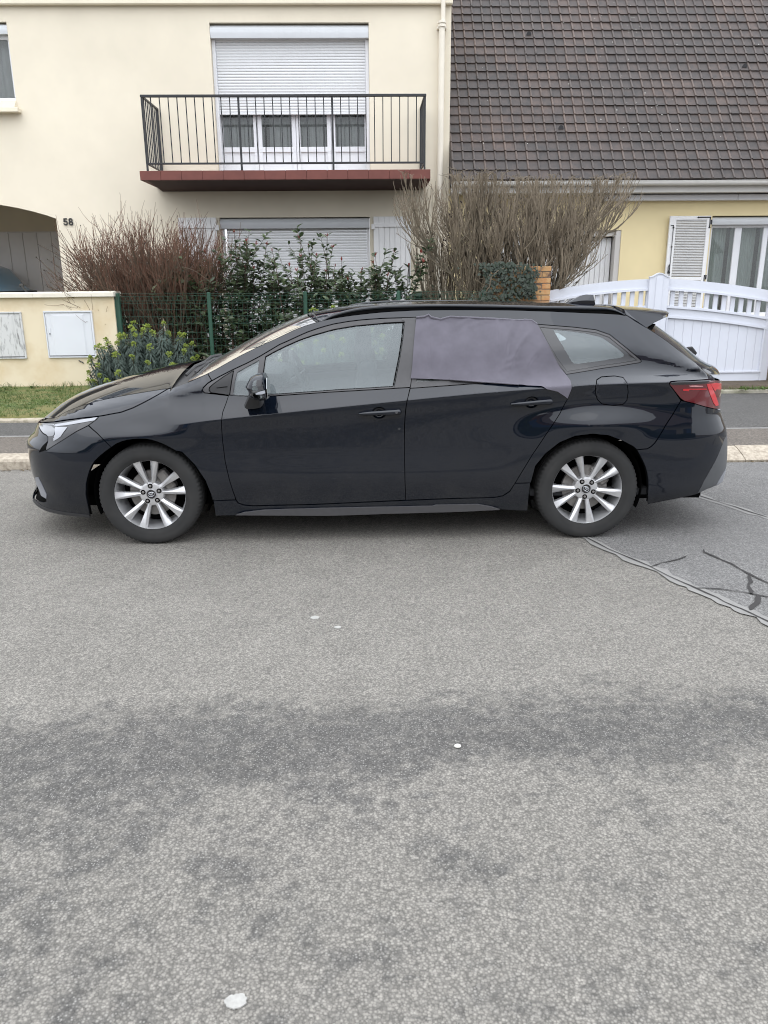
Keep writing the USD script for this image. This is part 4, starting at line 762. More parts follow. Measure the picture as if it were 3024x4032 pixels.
th_ = thing('tool_handle', 'grey tool handle leaning against the carport door behind the wall', 'tool', (-5.9, 14.9, .31))
part(th_, 'shaft', MB().tube([(-6.165, 14.7, 1.535), (-6.105, 14.72, 1.437), (-5.70, 14.9, .35)], .017, 8), 'tool_grey')
part(th_, 'grip', MB().tube([(-6.205, 14.7, 1.55), (-6.165, 14.7, 1.555), (-6.135, 14.7, 1.545)], .026, 8), 'tool_grey')

# ---------------------------------------------------------------- plants
def unit(v): return v/np.maximum(np.linalg.norm(v, axis=-1, keepdims=True), 1e-9)
def curve(start, d0, length, up, wob, r, n=6):
    """N wandering shoots: start (N,3), first direction d0, pulled towards `up`."""
    N = len(start); P = np.empty((N, n, 3)); P[:, 0] = start; d = unit(d0); st = (length/(n - 1))[:, None]
    for k in range(1, n):
        d = unit(d + up*np.array([0, 0, 1.0]) + r.normal(0, wob, (N, 3))); P[:, k] = P[:, k - 1] + d*st
    return P
def sprout(P, per, t0, t1, spread, length, up, wob, r, n=5, lift=0.):
    N, m = P.shape[:2]; i = np.repeat(np.arange(N), per); t = r.uniform(t0, t1, len(i))*(m - 1); k = np.minimum(t.astype(int), m - 2); f = (t - k)[:, None]
    s = P[i, k]*(1 - f) + P[i, k + 1]*f; d = unit(P[i, k + 1] - P[i, k]) + r.normal(0, spread, (len(i), 3)) + np.array([0, 0, lift])
    return curve(s, d, length*r.uniform(.55, 1.25, len(i)), up, wob, r, n)
def taper(P, r0, r1, r): return np.linspace(1, 0, P.shape[1])[None]*(r0 - r1)*r.uniform(.7, 1.3, (len(P), 1)) + r1
def pods(P, r, size):
    o = np.array([(1, 0, 0), (-1, 0, 0), (0, 1, 0), (0, -1, 0), (0, 0, 1.3), (0, 0, -1.3)]); f = np.array([(0, 2, 4), (2, 1, 4), (1, 3, 4), (3, 0, 4), (2, 0, 5), (1, 2, 5), (3, 1, 5), (0, 3, 5)])
    s = size*r.uniform(.6, 1.2, len(P)); V = P[:, None] + o*s[:, None, None]
    return MB().add(V.reshape(-1, 3), (f[None] + 6*np.arange(len(P))[:, None, None]).reshape(-1, 3))
mat('bark_grey', (.18, .152, .108), .9, .3, 20, rnd=.3)
mat('bark_brown', (.115, .078, .050), .9, .3, 20, rnd=.3)
mat('twig_red', (.170, .082, .050), .85, .2, 20, rnd=.3)
mat('twig_pale', (.235, .19, .135), .85, .2, 20, rnd=.25)
mat('pod', (.045, .030, .022), .9, rnd=.3)
def clip_top(P, zmax): P[..., 2] = np.where(P[..., 2] > zmax, zmax + (P[..., 2] - zmax)*.12, P[..., 2]); return P

r = np.random.default_rng(21)
b1 = thing('bare_shrub', 'bare reddish brown shrub with fine upright twigs behind the blue-green spurge', 'shrub', (-2.95, 11.45, .25), None)
N = 230; bx_ = r.uniform(-1, 1, N); by_ = r.uniform(-1, 1, N)
S0 = np.stack([-2.93 + .40*bx_, 11.45 + .30*by_, np.full(N, .26)], 1)
D0 = np.stack([.36*bx_ + r.normal(0, .07, N), .22*by_ + r.normal(0, .06, N), np.ones(N)], 1)
st = curve(S0, D0, r.uniform(1.25, 1.80, N), .03, .06, r, 8)
tw = sprout(st, 7, .40, .98, .42, .50, .10, .12, r, 5, .10)
tw2 = sprout(tw, 3, .25, .95, .42, .30, .16, .12, r, 4, .2)
out = sprout(st[bx_ < -.55], 4, .45, .9, .35, .60, .02, .06, r, 5)
out[..., 0] -= np.linspace(0, .22, 5)
part(b1, 'stems', MB().tubes(st, taper(st, .0125, .004, r), 5), 'bark_brown', smooth=50)
part(b1, 'twigs', MB().tubes(tw, taper(tw, .0052, .0024, r), 4).tubes(out, taper(out, .005, .0026, r), 4), 'bark_brown', smooth=50)
part(b1, 'fine_twigs', MB().tubes(tw2, taper(tw2, .0032, .0020, r), 3), 'twig_red', smooth=50)
part(b1, 'seed_heads', pods(np.vstack([tw2[r.choice(len(tw2), 260), -1], out[:, -1], tw[r.choice(len(tw), 130), 2]]), r, .0085), 'pod')

r = np.random.default_rng(22)
b2 = thing('bare_shrub', 'tall bare shrub with flat clipped top in front of the tiled roof', 'shrub', (2.15, 11.35, .25))
N = 17; bx_ = np.linspace(-1, 1, N) + r.normal(0, .05, N); by_ = r.uniform(-1, 1, N)
S0 = np.stack([2.12 + .27*bx_, 11.35 + .2*by_, np.full(N, .26)], 1)
D0 = np.stack([.10*bx_ - .01 + r.normal(0, .05, N), .10*by_, np.ones(N)], 1)
tr_ = curve(S0, D0, r.uniform(1.7, 2.0, N), .0, .03, r, 8)
tr_[..., 0] += (np.linspace(0, 1, 8)**2.0*.50*np.where(bx_ > 0, .85, 1.1)[:, None]*bx_[:, None])
br = sprout(tr_, 11, .50, .98, .36, .85, .08, .12, r, 8)
sh_ = sprout(br, 8, .25, .97, .35, .46, .22, .10, r, 5, .25)
fi = sprout(sh_, 3, .2, .9, .40, .24, .30, .10, r, 4, .35)
z = 2.955 + .03*np.sin(3*0)
for A in (br, sh_, fi): clip_top(A, 2.90)
lo_ = sprout(tr_[bx_ > .4], 4, .30, .6, .30, .55, .12, .09, r, 5); lo_[..., 0] += np.linspace(0, .25, 5)
part(b2, 'trunks', MB().tubes(tr_, taper(tr_, .033, .012, r), 7), 'bark_grey', smooth=50)
part(b2, 'branches', MB().tubes(br, taper(br, .0125, .0045, r), 5).tubes(lo_, taper(lo_, .008, .003, r), 4), 'bark_grey', smooth=50)
part(b2, 'twigs', MB().tubes(sh_, taper(sh_, .0055, .0032, r), 4), 'twig_pale', smooth=50)
part(b2, 'fine_twigs', MB().tubes(fi, taper(fi, .0036, .0026, r), 3), 'twig_pale', smooth=50)
part(b2, 'seed_heads', pods(np.vstack([fi[r.choice(len(fi), 150), -1], lo_[:, -1], lo_[:, -2]]), r, .011), 'pod')

r = np.random.default_rng(23)
b3 = thing('bare_shrub', 'low bare shrub with dark seed heads beside the downpipe', 'shrub', (1.2, 11.45, .25))
N = 70; bx_ = r.uniform(-1, 1, N); by_ = r.uniform(-1, 1, N)
S0 = np.stack([1.28 + .26*bx_, 11.45 + .2*by_, np.full(N, .26)], 1)
D0 = np.stack([.20*bx_ - .05 + r.normal(0, .05, N), .15*by_, np.ones(N)], 1)
st = curve(S0, D0, r.uniform(1.35, 1.85, N), .02, .05, r, 8)
tw = sprout(st, 6, .35, .98, .26, .42, .18, .10, r, 5, .2)
tw2 = sprout(tw, 2, .3, .95, .35, .2, .25, .1, r, 4, .3)
stalk = curve(np.stack([r.uniform(.85, 1.5, 12), np.full(12, 11.4), r.uniform(1.5, 2.0, 12)], 1), np.stack([r.normal(-.12, .15, 12), r.normal(0, .1, 12), np.ones(12)], 1), r.uniform(.5, .85, 12), .05, .06, r, 7)
part(b3, 'stems', MB().tubes(st, taper(st, .013, .005, r), 5), 'bark_grey', smooth=50)
part(b3, 'twigs', MB().tubes(tw, taper(tw, .005, .003, r), 4).tubes(stalk, taper(stalk, .004, .0025, r), 4), 'twig_pale', smooth=50)
part(b3, 'fine_twigs', MB().tubes(tw2, taper(tw2, .0034, .0024, r), 3), 'twig_pale', smooth=50)
part(b3, 'seed_heads', pods(np.vstack([stalk[:, 3:].reshape(-1, 3) + r.normal(0, .018, (48, 3)), stalk[:, 4:].reshape(-1, 3) + r.normal(0, .02, (36, 3)), tw[r.choice(len(tw), 70), -1]]), r, .013), 'pod')

# leafy shrubs
def leaves(base, axis, normal, length, width, fold=.35, curl=.25):
    """Folded leaf blades: base points, long axis, up-facing normal."""
    a = unit(axis); nn = unit(normal - (normal*a).sum(1, keepdims=True)*a); b = np.cross(a, nn); L = length[:, None]; Wd = width[:, None]
    q = lambda t, w_, h: base + a*L*t + b*Wd*w_ + nn*(h*Wd) - nn*(curl*L*t*t)
    V = np.stack([q(0, 0, 0), q(.38, -.5, fold*.5), q(.42, 0, 0), q(.38, .5, fold*.5), q(.75, -.36, fold*.35), q(.76, 0, 0), q(.75, .36, fold*.35), q(1.0, 0, 0)], 1)
    f = np.array([(0, 2, 1), (0, 3, 2), (1, 2, 5), (1, 5, 4), (2, 3, 6), (2, 6, 5), (4, 5, 7), (5, 6, 7)])
    n = len(base); return V.reshape(-1, 3), (f[None] + 8*np.arange(n)[:, None, None]).reshape(-1, 3)
mat('leaf_dark', (.058, .088, .040), .34, rnd=.45, var=.25, vscale=9, transl=.12, spec=.5)
mat('leaf_mid', (.13, .175, .085), .38, rnd=.35, var=.2, vscale=9, transl=.18)
mat('leaf_red', (.22, .035, .025), .45, rnd=.3, transl=.15)
mat('leaf_ivy', (.020, .042, .018), .42, rnd=.5, transl=.08)
mat('shrub_stem', (.075, .045, .032), .8, rnd=.2)
def photinia(label, x0, x1, zt, n, seed):
    r = np.random.default_rng(seed); t = thing('photinia_shrub', label, 'shrub', ((x0 + x1)/2, 11.1, .25), 'leafy shrubs behind the wire fence')
    cx, hw = (x0 + x1)/2, (x1 - x0)/2
    u = r.uniform(-1, 1, n); S0 = np.stack([cx + .55*hw*u, 11.12 + r.uniform(-.2, .25, n), np.full(n, .25)], 1)
    hgt = (zt - .25)*r.uniform(.62, 1.0, n)*(1 - .18*np.abs(u)**2)
    st = curve(S0, np.stack([.26*u*hw/.6 + r.normal(0, .06, n), r.normal(0, .09, n), np.ones(n)], 1), hgt, .03, .05, r, 9)
    sd = sprout(st, 7, .06, .85, .60, .45, .10, .10, r, 5)
    part(t, 'stems', MB().tubes(st, taper(st, .011, .003, r), 5).tubes(sd, taper(sd, .005, .002, r), 4), 'shrub_stem', smooth=50)
    def on(P, per, t0, dens=None):
        N, m = P.shape[:2]; i = np.repeat(np.arange(N), per); tt = r.uniform(t0, 1, len(i)); k = np.minimum((tt*(m - 1)).astype(int), m - 2); f = (tt*(m - 1) - k)[:, None]
        b = P[i, k]*(1 - f) + P[i, k + 1]*f; d = unit(P[i, k + 1] - P[i, k]); th = r.uniform(0, 2*np.pi, len(i))
        side = unit(np.stack([np.cos(th), np.sin(th), 0*th], 1)); ax = side*1.0 + d*.75*(.3 + tt[:, None]) + np.array([0, 0, -.12]); return b, ax, tt
    b, ax, tt = on(st, 40, .12); c, ay, t2 = on(sd, 22, .1)
    B = np.vstack([b, c]); A = np.vstack([ax, ay]); nr = np.array([0, -.25, 1.0]) + r.normal(0, .35, A.shape)
    ln = r.uniform(.06, .115, len(B)); v, f = leaves(B, A, nr, ln, ln*r.uniform(.40, .52, len(B)))
    pick = r.random(len(B)) < .27
    for nm, sel, m in (('foliage', ~pick, 'leaf_dark'), ('young_leaves', pick, 'leaf_mid')):
        fs = f.reshape(-1, 8, 3)[sel].reshape(-1, 3); part(t, nm, (v, fs), m, smooth=False, kind='stuff')
    top = st[hgt > np.quantile(hgt, .38)]; e = top[:, -1]; k = 5
    B = np.repeat(e, k, 0) - np.array([0, 0, .02]); A = np.array([0, 0, 1.0]) + r.normal(0, .32, B.shape); ln = r.uniform(.035, .065, len(B))
    v, f = leaves(B, A, r.normal(0, 1, B.shape), ln, ln*.28); part(t, 'red_shoots', (v, f), 'leaf_red', smooth=False, kind='stuff')
    return t
photinia('leafy photinia bush next to the bare reddish shrub, reaching lowest', -2.50, -1.15, 2.25, 30, 31)
photinia('middle photinia bush in front of the closed roller shutter', -1.25, -.20, 2.22, 22, 32)
photinia('rounded photinia bush in front of the white board shutter', -.30, .72, 2.10, 24, 33)

mat('spurge_leaf', (.105, .150, .125), .55, rnd=.30, transl=.12)
mat('spurge_low', (.10, .085, .055), .8, rnd=.3)
mat('spurge_flower', (.27, .34, .06), .6, rnd=.25, transl=.2)
def spurge(label, cx, cy, z0, rx, ry, rz, n, seed):
    r = np.random.default_rng(seed); t = thing('spurge_plant', label, 'plant', (cx, cy, z0), 'blue-green spurge plants on the verge')
    pts = []
    for _ in range(20000):
        if len(pts) >= n: break
        th, ph = r.uniform(0, 2*np.pi), np.arcsin(r.uniform(.02, 1))
        d = np.array([np.cos(th)*np.cos(ph), np.sin(th)*np.cos(ph), np.sin(ph)])
        if all(np.linalg.norm(d - q) > 1.75/np.sqrt(n) for q in pts): pts.append(d)
    d = np.array(pts); n = len(d); tip = np.array([cx, cy, z0]) + d*np.array([rx, ry, rz])*r.uniform(.88, 1.06, (n, 1)); tip[:, 2] += .06
    ax = unit(d*np.array([.42, .42, .3]) + np.array([0, -.05, .85])); L = r.uniform(.30, .42, n)
    root = np.array([cx, cy, z0]) + d*np.array([rx, ry, rz])*.15
    P = np.stack([root, (root + tip)/2 - ax*.05, tip - ax*L[:, None], tip], 1)
    part(t, 'stems', MB().tubes(P, np.full((n, 4), .008), 4), 'spurge_low')
    per = 330; i = np.repeat(np.arange(n), per); u = r.random(len(i))**.85; b = tip[i] - ax[i]*(L[i]*u)[:, None]
    e1 = unit(np.cross(ax, [0, .3, 1.0])); e2 = np.cross(ax, e1); th = r.uniform(0, 2*np.pi, len(i))
    side = e1[i]*np.cos(th)[:, None] + e2[i]*np.sin(th)[:, None]
    rad = .038 + .062*np.minimum(u*2.0, 1)
    dirn = side*1.0 - ax[i]*(.10 + 1.15*u[:, None]) + np.array([0, 0, .10]); ln = rad*r.uniform(.85, 1.15, len(i))*1.25
    a = unit(dirn); nn = unit(ax[i] - (ax[i]*a).sum(1, keepdims=True)*a + 1e-6); bb = np.cross(a, nn); w_ = r.uniform(.0046, .0066, len(i))[:, None]; Lh = ln[:, None]
    V = np.stack([b, b + a*Lh*.55 - bb*w_ + nn*.004, b + a*Lh*.55 + bb*w_ + nn*.004, b + a*Lh - nn*Lh*.12], 1)
    part(t, 'leaves', (V.reshape(-1, 3), (np.array([(0, 2, 1), (1, 2, 3)])[None] + 4*np.arange(len(i))[:, None, None]).reshape(-1, 3)), 'spurge_leaf', smooth=False, kind='stuff')
    fl = r.random(n) < .9; per = 46; i = np.repeat(np.where(fl)[0], per); sz = .034*r.uniform(.8, 1.15, n)[i]
    dd = unit(r.normal(0, 1, (len(i), 3)) + ax[i]*.9); b = tip[i] + ax[i]*.008 + dd*(sz*r.uniform(.35, 1.0, len(i)))[:, None]
    v, f = leaves(b, dd + r.normal(0, .5, dd.shape), ax[i] + r.normal(0, .4, dd.shape), np.full(len(i), .022), np.full(len(i), .020), .2, .1)
    part(t, 'flower_heads', (v, f), 'spurge_flower', smooth=False, kind='stuff')
spurge('blue-green spurge with yellow-green heads between the cabinets and the bonnet', -2.83, 10.18, .22, .74, .44, .80, 88, 41)
spurge('blue-green spurge seen through the car windows and above the windscreen', -.42, 10.18, .22, .74, .44, .94, 88, 42)

r = np.random.default_rng(51)
iv = thing('ivy', 'dark ivy creeping over the top of the brick pillar', 'ivy', (1.8, 10.6, 1.2))
n = 640; cl = np.array([(1.72, 1.70, .16, .07), (1.85, 1.60, .17, .10), (2.10, 1.62, .08, .09), (2.12, 1.48, .07, .08), (1.62, 1.42, .10, .16), (1.90, 1.42, .14, .10), (1.55, 1.30, .11, .10), (1.80, 1.76, .22, .03)])
k = r.integers(len(cl), size=n); bx_ = cl[k, 0] + cl[k, 2]*r.normal(0, .75, n); bz_ = np.minimum(cl[k, 1] + cl[k, 3]*r.normal(0, .75, n), 1.80); ok = bx_ < 2.26; bx_, bz_ = bx_[ok], bz_[ok]; n = len(bx_)
B = np.stack([bx_, 10.60 - r.uniform(0, .07, n), bz_], 1)
th = r.uniform(-2.6, -.5, n); ax = np.stack([np.cos(th), np.full(n, -.25), np.sin(th)], 1); nr = np.stack([r.normal(0, .35, n), np.full(n, -1.0), r.uniform(.1, .8, n)], 1)
a = unit(ax); nn = unit(nr - (nr*a).sum(1, keepdims=True)*a); bb = np.cross(a, nn); s_ = r.uniform(.030, .062, n)[:, None]
out = np.array([(0, 0), (.05, .42), (.30, .52), (.38, .24), (.66, .30), (1.0, 0), (.66, -.30), (.38, -.24), (.30, -.52), (.05, -.42)])
V = B[:, None] + a[:, None]*(out[:, 0]*s_)[..., None] + bb[:, None]*(out[:, 1]*s_)[..., None] - nn[:, None]*(np.abs(out[:, 1])*s_*.25)[..., None]
f = np.array([(0, q, q + 1) for q in range(1, 9)])
part(iv, 'foliage', (V.reshape(-1, 3), (f[None] + 10*np.arange(n)[:, None, None]).reshape(-1, 3)), 'leaf_ivy', smooth=False, kind='stuff')
vs = curve(np.stack([r.uniform(1.5, 2.2, 26), np.full(26, 10.605), r.uniform(1.15, 1.5, 26)], 1), np.stack([r.normal(0, .6, 26), np.zeros(26), np.ones(26)], 1), r.uniform(.3, .6, 26), .05, .25, r, 7); vs[..., 1] = 10.60
part(iv, 'stems', MB().tubes(vs, np.full((26, 7), .0045), 4).tube([(1.55, 10.58, 1.42), (1.60, 10.55, 1.50), (1.62, 10.54, 1.62), (1.70, 10.54, 1.69), (1.80, 10.55, 1.73), (1.88, 10.57, 1.74)], .0055, 5), 'twig_pale')

# grass verge
r = np.random.default_rng(61)
mat('grass_blade', (.115, .175, .040), .6, rnd=.4, var=.3, vscale=2.5, transl=.25)
mat('weed_leaf', (.14, .21, .06), .55, rnd=.4, transl=.2)
mat('moss', (.17, .155, .055), .95, bump=(60, 1., .02), col2=(.09, .125, .03), fac=(.40, .60), vscale=4)
ms = MB(); X, Y = np.meshgrid(np.linspace(-9, 2.2, 224), np.linspace(8.735, 10.70, 40), indexing='ij')
Z = verge_z(Y) + .02 + .03*meshkit.fbm(np.stack([X*5, Y*5, 0*X], -1), 3); Z[:, 0] -= .04
single('moss', ms.grid(np.stack([X, Y, Z], -1)), 'moss', 'mossy ground cover on the verge between the edging and the wall', 'moss', kind='stuff')
n = 26000; x = r.uniform(-6.2, 2.2, n); y = r.uniform(8.74, 10.69, n); keep = meshkit.noise(np.stack([x*2.2, y*2.2, 0*x], 1)) + r.normal(0, .2, n) > .40
x, y = x[keep], y[keep]; n = len(x); z = verge_z(y) + .025
hh = r.uniform(.02, .06, n)*np.where(y > 10.45, 1.6, 1); th = r.uniform(0, 2*np.pi, n); ln = r.normal(0, .5, (n, 2))*hh[:, None]; w_ = r.uniform(.002, .004, n)
B = np.stack([x, y, z], 1); sd = np.stack([np.cos(th), np.sin(th), 0*th], 1)*w_[:, None]; md = B + np.c_[ln*.4, hh*.6]; tp = B + np.c_[ln*1.2, hh]
V = np.stack([B - sd, B + sd, md + sd*.8, md - sd*.8, tp], 1); f = np.array([(0, 1, 2), (0, 2, 3), (3, 2, 4)])
single('grass', (V.reshape(-1, 3), (f[None] + 5*np.arange(n)[:, None, None]).reshape(-1, 3)), 'grass_blade', 'short green grass and weeds on the strip below the garden wall', 'grass', kind='stuff', smooth=False)
n = 1500; x = r.uniform(-6.2, 2.2, n); y = 8.76 + 1.9*r.random(n); keep = meshkit.noise(np.stack([x*1.7 + 9, y*1.7, 0*x], 1)) > .42; x, y = x[keep], y[keep]; n = len(x); per = 6
i = np.repeat(np.arange(n), per); th = r.uniform(0, 2*np.pi, len(i)); B = np.stack([x[i], y[i], verge_z(y[i]) + .035], 1) + r.normal(0, .008, (len(i), 3))
ln = r.uniform(.02, .045, len(i)); v, f = leaves(B, np.stack([np.cos(th), np.sin(th), r.uniform(.1, .6, len(i))], 1), np.array([0, 0, 1.0]) + r.normal(0, .2, (len(i), 3)), ln, ln*r.uniform(.5, .8, len(i)), .2, .2)
single('weeds', (v, f), 'weed_leaf', 'small round-leaved weeds scattered through the verge grass', 'weeds', kind='stuff', smooth=False)
n = 260; B = np.stack([r.normal(5.25, .22, n), r.normal(10.34, .06, n), np.full(n, .155)], 1); th = r.uniform(0, 2*np.pi, n); ln = r.uniform(.03, .07, n)
v, f = leaves(B, np.stack([np.cos(th), np.sin(th), r.uniform(.3, 1.4, n)], 1), np.array([0, 0, 1.0]) + r.normal(0, .3, (n, 3)), ln, ln*.3)
single('weed_tuft', (v, f), 'grass_blade', 'green tuft of weeds at the foot of the right gate pillar', 'weeds', kind='stuff', smooth=False)
n = 500; B = np.stack([r.uniform(-8, 6, n), r.normal(6.745, .02, n), np.full(n, .004)], 1); th = r.uniform(0, 2*np.pi, n); ln = r.uniform(.012, .03, n)
v, f = leaves(B, np.stack([np.cos(th), np.sin(th), r.uniform(.1, .5, n)], 1), np.array([0, 0, 1.0]) + r.normal(0, .4, (n, 3)), ln, ln*.6)
mat('litter_leaf', (.20, .14, .06), .8, rnd=.5)
single('leaf_litter', (v, f), 'litter_leaf', 'dry leaf crumbs and dirt gathered in the gutter along the kerb', 'leaf litter', kind='stuff', smooth=False)
# pebbles on the road
peb = []
for x, y, s_, m in ((1.05, 2.62, .0, 0),): pass
ico = trimesh.creation.icosphere(1); mat('pebble_white', (.66, .64, .58), .7); mat('paint_spot', (.34, .335, .315), .8, .2, 60)
pv = np.asarray(ico.vertices)*np.array([.0125, .0105, .006]) + np.array([.297, 2.386, .005]); single('pebble', (pv, np.asarray(ico.faces)), 'pebble_white', 'small white pebble lying on the dark worn stretch of road', 'pebble', smooth=True)
for k, (x, y, a_) in enumerate(((-.317, 1.393, .018), (-.272, 3.502, .016), (-.157, 3.387, .012))):
    t = np.linspace(0, 2*np.pi, 40)[:-1]; rad = a_*(1 + .22*meshkit.noise(np.stack([np.cos(t)*3, np.sin(t)*3, t*0 + k], 1)) + np.random.default_rng(k).normal(0, .07, 39))
    part(road, 'spot', MB().prism(Polygon(np.c_[x + rad*1.2*np.cos(t), y + rad*np.sin(t)]), XY, .001, .0045), 'paint_spot')
# ---------------------------------------------------------------- the estate car
def paint(name, col, rough=.42):
    N = {'g': ('geometry', {}), 'x': ('separate_xyz', {}), 'n': ('noise_texture', {'scale': 5., 'detail': 6, 'roughness': .65}), 'n2': ('noise_texture', {'scale': 130., 'detail': 3}),
         'lo': ('map_range', {'from_min': .62, 'from_max': .20, 'to_min': 0., 'to_max': .14, 'clamp': True}), 'nn': ('map_range', {'from_min': .42, 'from_max': .72, 'to_min': .12, 'to_max': 1., 'clamp': True}),
         'm': ('math', {'math_type': 'multiply'}), 'sp': ('map_range', {'from_min': .60, 'from_max': .70, 'to_min': .6, 'to_max': 1., 'clamp': True}), 'm2': ('math', {'math_type': 'multiply'}),
         'c': ('mix_color', {'a': col, 'b': (.075, .070, .062)}), 'r': ('map_range', {'from_min': 0., 'from_max': .6, 'to_min': .02, 'to_max': .30, 'clamp': True}),
         'p': ('principled_bsdf', {'roughness': rough, 'metallic': 0., 'specular_ior_level': .0, 'coat_weight': 1., 'coat_ior': 1.60})}
    L = [('g.position', 'x.vector'), ('g.position', 'n.vector'), ('g.position', 'n2.vector'), ('x.z', 'lo.value'), ('n.fac', 'nn.value'), ('lo.result', 'm.value1'), ('nn.result', 'm.value2'),
         ('n2.fac', 'sp.value'), ('m.value', 'm2.value1'), ('sp.result', 'm2.value2'), ('m2.value', 'c.fac'), ('c.result', 'p.base_color'), ('m2.value', 'r.value'), ('r.result', 'p.coat_roughness')]
    MAT[name] = usdkit.material(stage, '/World/Looks/' + name, N, L, surface='p.BSDF')
paint('car_paint', (.0018, .0028, .0050))
mat('black_trim', (.045, .044, .046), .40, .1, 30)
mat('black_plastic', (.020, .020, .021), .62, .15, 40)
mat('dark_void', (.004, .004, .004), .95, spec=.05)
mat('grey_plastic', (.050, .052, .055), .55, .1, 30)
mat('satin_grey', (.16, .165, .18), .4)
mat('chrome_grey', (.50, .51, .53), .18, metallic=.9)
mat('alloy', (.58, .58, .585), .34, metallic=.85, var=.05, vscale=20)
mat('steel_dark', (.20, .19, .18), .45, metallic=.7, var=.3, vscale=20)
mat('tyre', (.010, .010, .0098), .78, bump=(220, .15, .001), col2=(.020, .019, .018), fac=(.45, .75), vscale=6)
mat('cloth_dark', (.030, .031, .034), .9, .15, 60)
mat('cabin_grey', (.085, .088, .092), .75)
mat('headliner', (.42, .42, .40), .9)
mat('lamp_white', (.30, .31, .335), .25, coat=.5)
mat('lamp_clear', (.12, .125, .135), .08, coat=1.)
mat('car_dark_red', (.045, .003, .005), .12, coat=1.)
mat('lamp_gleam', (.42, .20, .20), .2, coat=1.)
mat('shade_cloth', (.098, .091, .113), .85, .22, 7, sheen=.25, bump=(600, .12, .001), col2=None)
glass('car_glass', (.68, .74, .73), 1.5, .08, (.60, .68, .70))
glass('privacy_glass', (.20, .22, .22), 1.5, .07, (.55, .60, .60))
glass('screen_glass', (.62, .68, .66), 1.52, .03, (.5, .5, .48))
MAT['mirror_glass'] = usdkit.material(stage, '/World/Looks/mirror_glass', {'g': ('glossy_bsdf', {'color': (.8, .82, .82), 'roughness': .02})}, [], surface='g.BSDF')

car = thing('estate_car', 'dark blue-black estate car parked at the kerb with silver alloy wheels', 'car', (X0 + 2.29, YC, 0))
PG = {k: Polygon(v).buffer(0) for k, v in POLY.items() if len(v) > 2}
zz_ = np.linspace(-.3, 1.6, 160)
LIM = Polygon(list(zip(_s0(np.clip(zz_, 0, 2)) + .003, zz_)) + list(zip(np.minimum(_sr(np.clip(zz_, 0, 2)) - .003, 4.69), zz_))[::-1])
def SW(s, z, side=1, off=0.):
    """World points and outward normals of the body side at (s, z)."""
    s = np.asarray(s, float); z = np.asarray(z, float); e = .004
    w = half_width(s, z); ws = (half_width(s + e, z) - half_width(s - e, z))/(2*e); wz = (half_width(s, z + e) - half_width(s, z - e))/(2*e)
    n = np.stack([-ws, -np.ones_like(s), -wz], -1); n /= np.linalg.norm(n, axis=-1, keepdims=True)
    P = np.stack([X0 + s, YC - w, z], -1) + n*(off if np.ndim(off) == 0 else np.asarray(off)[..., None])
    if side < 0: P[..., 1] = 2*YC - P[..., 1]; n = n*np.array([1, -1, 1.0])
    return P, n
def panel(poly, side=1, off=0., gap=.0022, res=.022, skirt=.012, disp=None):
    poly = poly.intersection(LIM)
    if gap: poly = poly.buffer(-gap, join_style=1)
    V, F, NN, base = [], [], [], 0
    for g in getattr(poly, 'geoms', [poly]):
        if g.is_empty or g.area < 2e-5: continue
        g = g.simplify(.0004); rr = min(res, max(.006, math.sqrt(g.area)*.12))
        rings = [np.array(shapely.segmentize(x, rr*.7).coords)[:-1] for x in [g.exterior, *g.interiors]]
        b = np.vstack(rings); x0, z0, x1, z1 = g.bounds
        S, Zg = np.meshgrid(np.arange(x0, x1, rr), np.arange(z0, z1, rr)); S = S + (np.arange(S.shape[0]) % 2)[:, None]*rr*.5
        pts = [np.c_[S.ravel(), Zg.ravel()]]
        sc = np.arange(max(x0, .9), x1, rr*.6)
        if len(sc): pts += [np.c_[sc, crease_z(sc) + d] for d in (-.012, -.004, 0, .004, .012)]
        zc = np.arange(z0, z1, rr)
        for d in (.006, .010, .016, .026, .04, .06, .085, .115): pts += [np.c_[_s0(np.clip(zc, 0, 2)) + d, zc], np.c_[_sr(np.clip(zc, 0, 2)) - d, zc]]
        p = np.vstack(pts); inner = g.buffer(-rr*.33); p = p[shapely.contains_xy(inner, p[:, 0], p[:, 1])] if not inner.is_empty else p[:0]
        a = np.vstack([b, p]); t = Delaunay(a*np.array([1, 1.0])).simplices
        c = a[t].mean(1); ok = shapely.contains_xy(g.buffer(1e-5), c[:, 0], c[:, 1]); t = t[ok]
        u1, u2 = a[t[:, 1]] - a[t[:, 0]], a[t[:, 2]] - a[t[:, 0]]; ar = u1[:, 0]*u2[:, 1] - u1[:, 1]*u2[:, 0]; t = t[np.abs(ar) > 1e-9]; ar = ar[np.abs(ar) > 1e-9]
        t[ar < 0] = t[ar < 0][:, ::-1]
        o = off if disp is None else off + disp(a[:, 0], a[:, 1])
        P, n = SW(a[:, 0], a[:, 1], side, o)
        if side < 0: t = t[:, ::-1]
        V.append(P); NN.append(n); F.append(t + base); base += len(P)
        if skirt:
            k0 = 0
            for rg in rings:
                m = len(rg); A = P[k0:k0 + m]; nA = n[k0:k0 + m]; B = A - nA*skirt
                tg = np.roll(A, -1, 0) - np.roll(A, 1, 0); sn = unit(np.cross(tg, nA))
                i = np.arange(m); j = (i + 1) % m
                V += [A, B]; NN += [sn, sn]; F.append(np.stack([i, i + m, j + m], 1) + base); F.append(np.stack([i, j + m, j], 1) + base); base += 2*m; k0 += m
    if not V: raise ValueError(f'empty panel {poly.bounds} {poly.area}')
    return np.vstack(V), np.vstack(F), np.vstack(NN)
def body(parent, name, poly, m, **k):
    lab = k.pop('label', None)
    v, f, n = panel(poly, **k); return part(parent, name, (v, f), m, normals=n, label=lab)
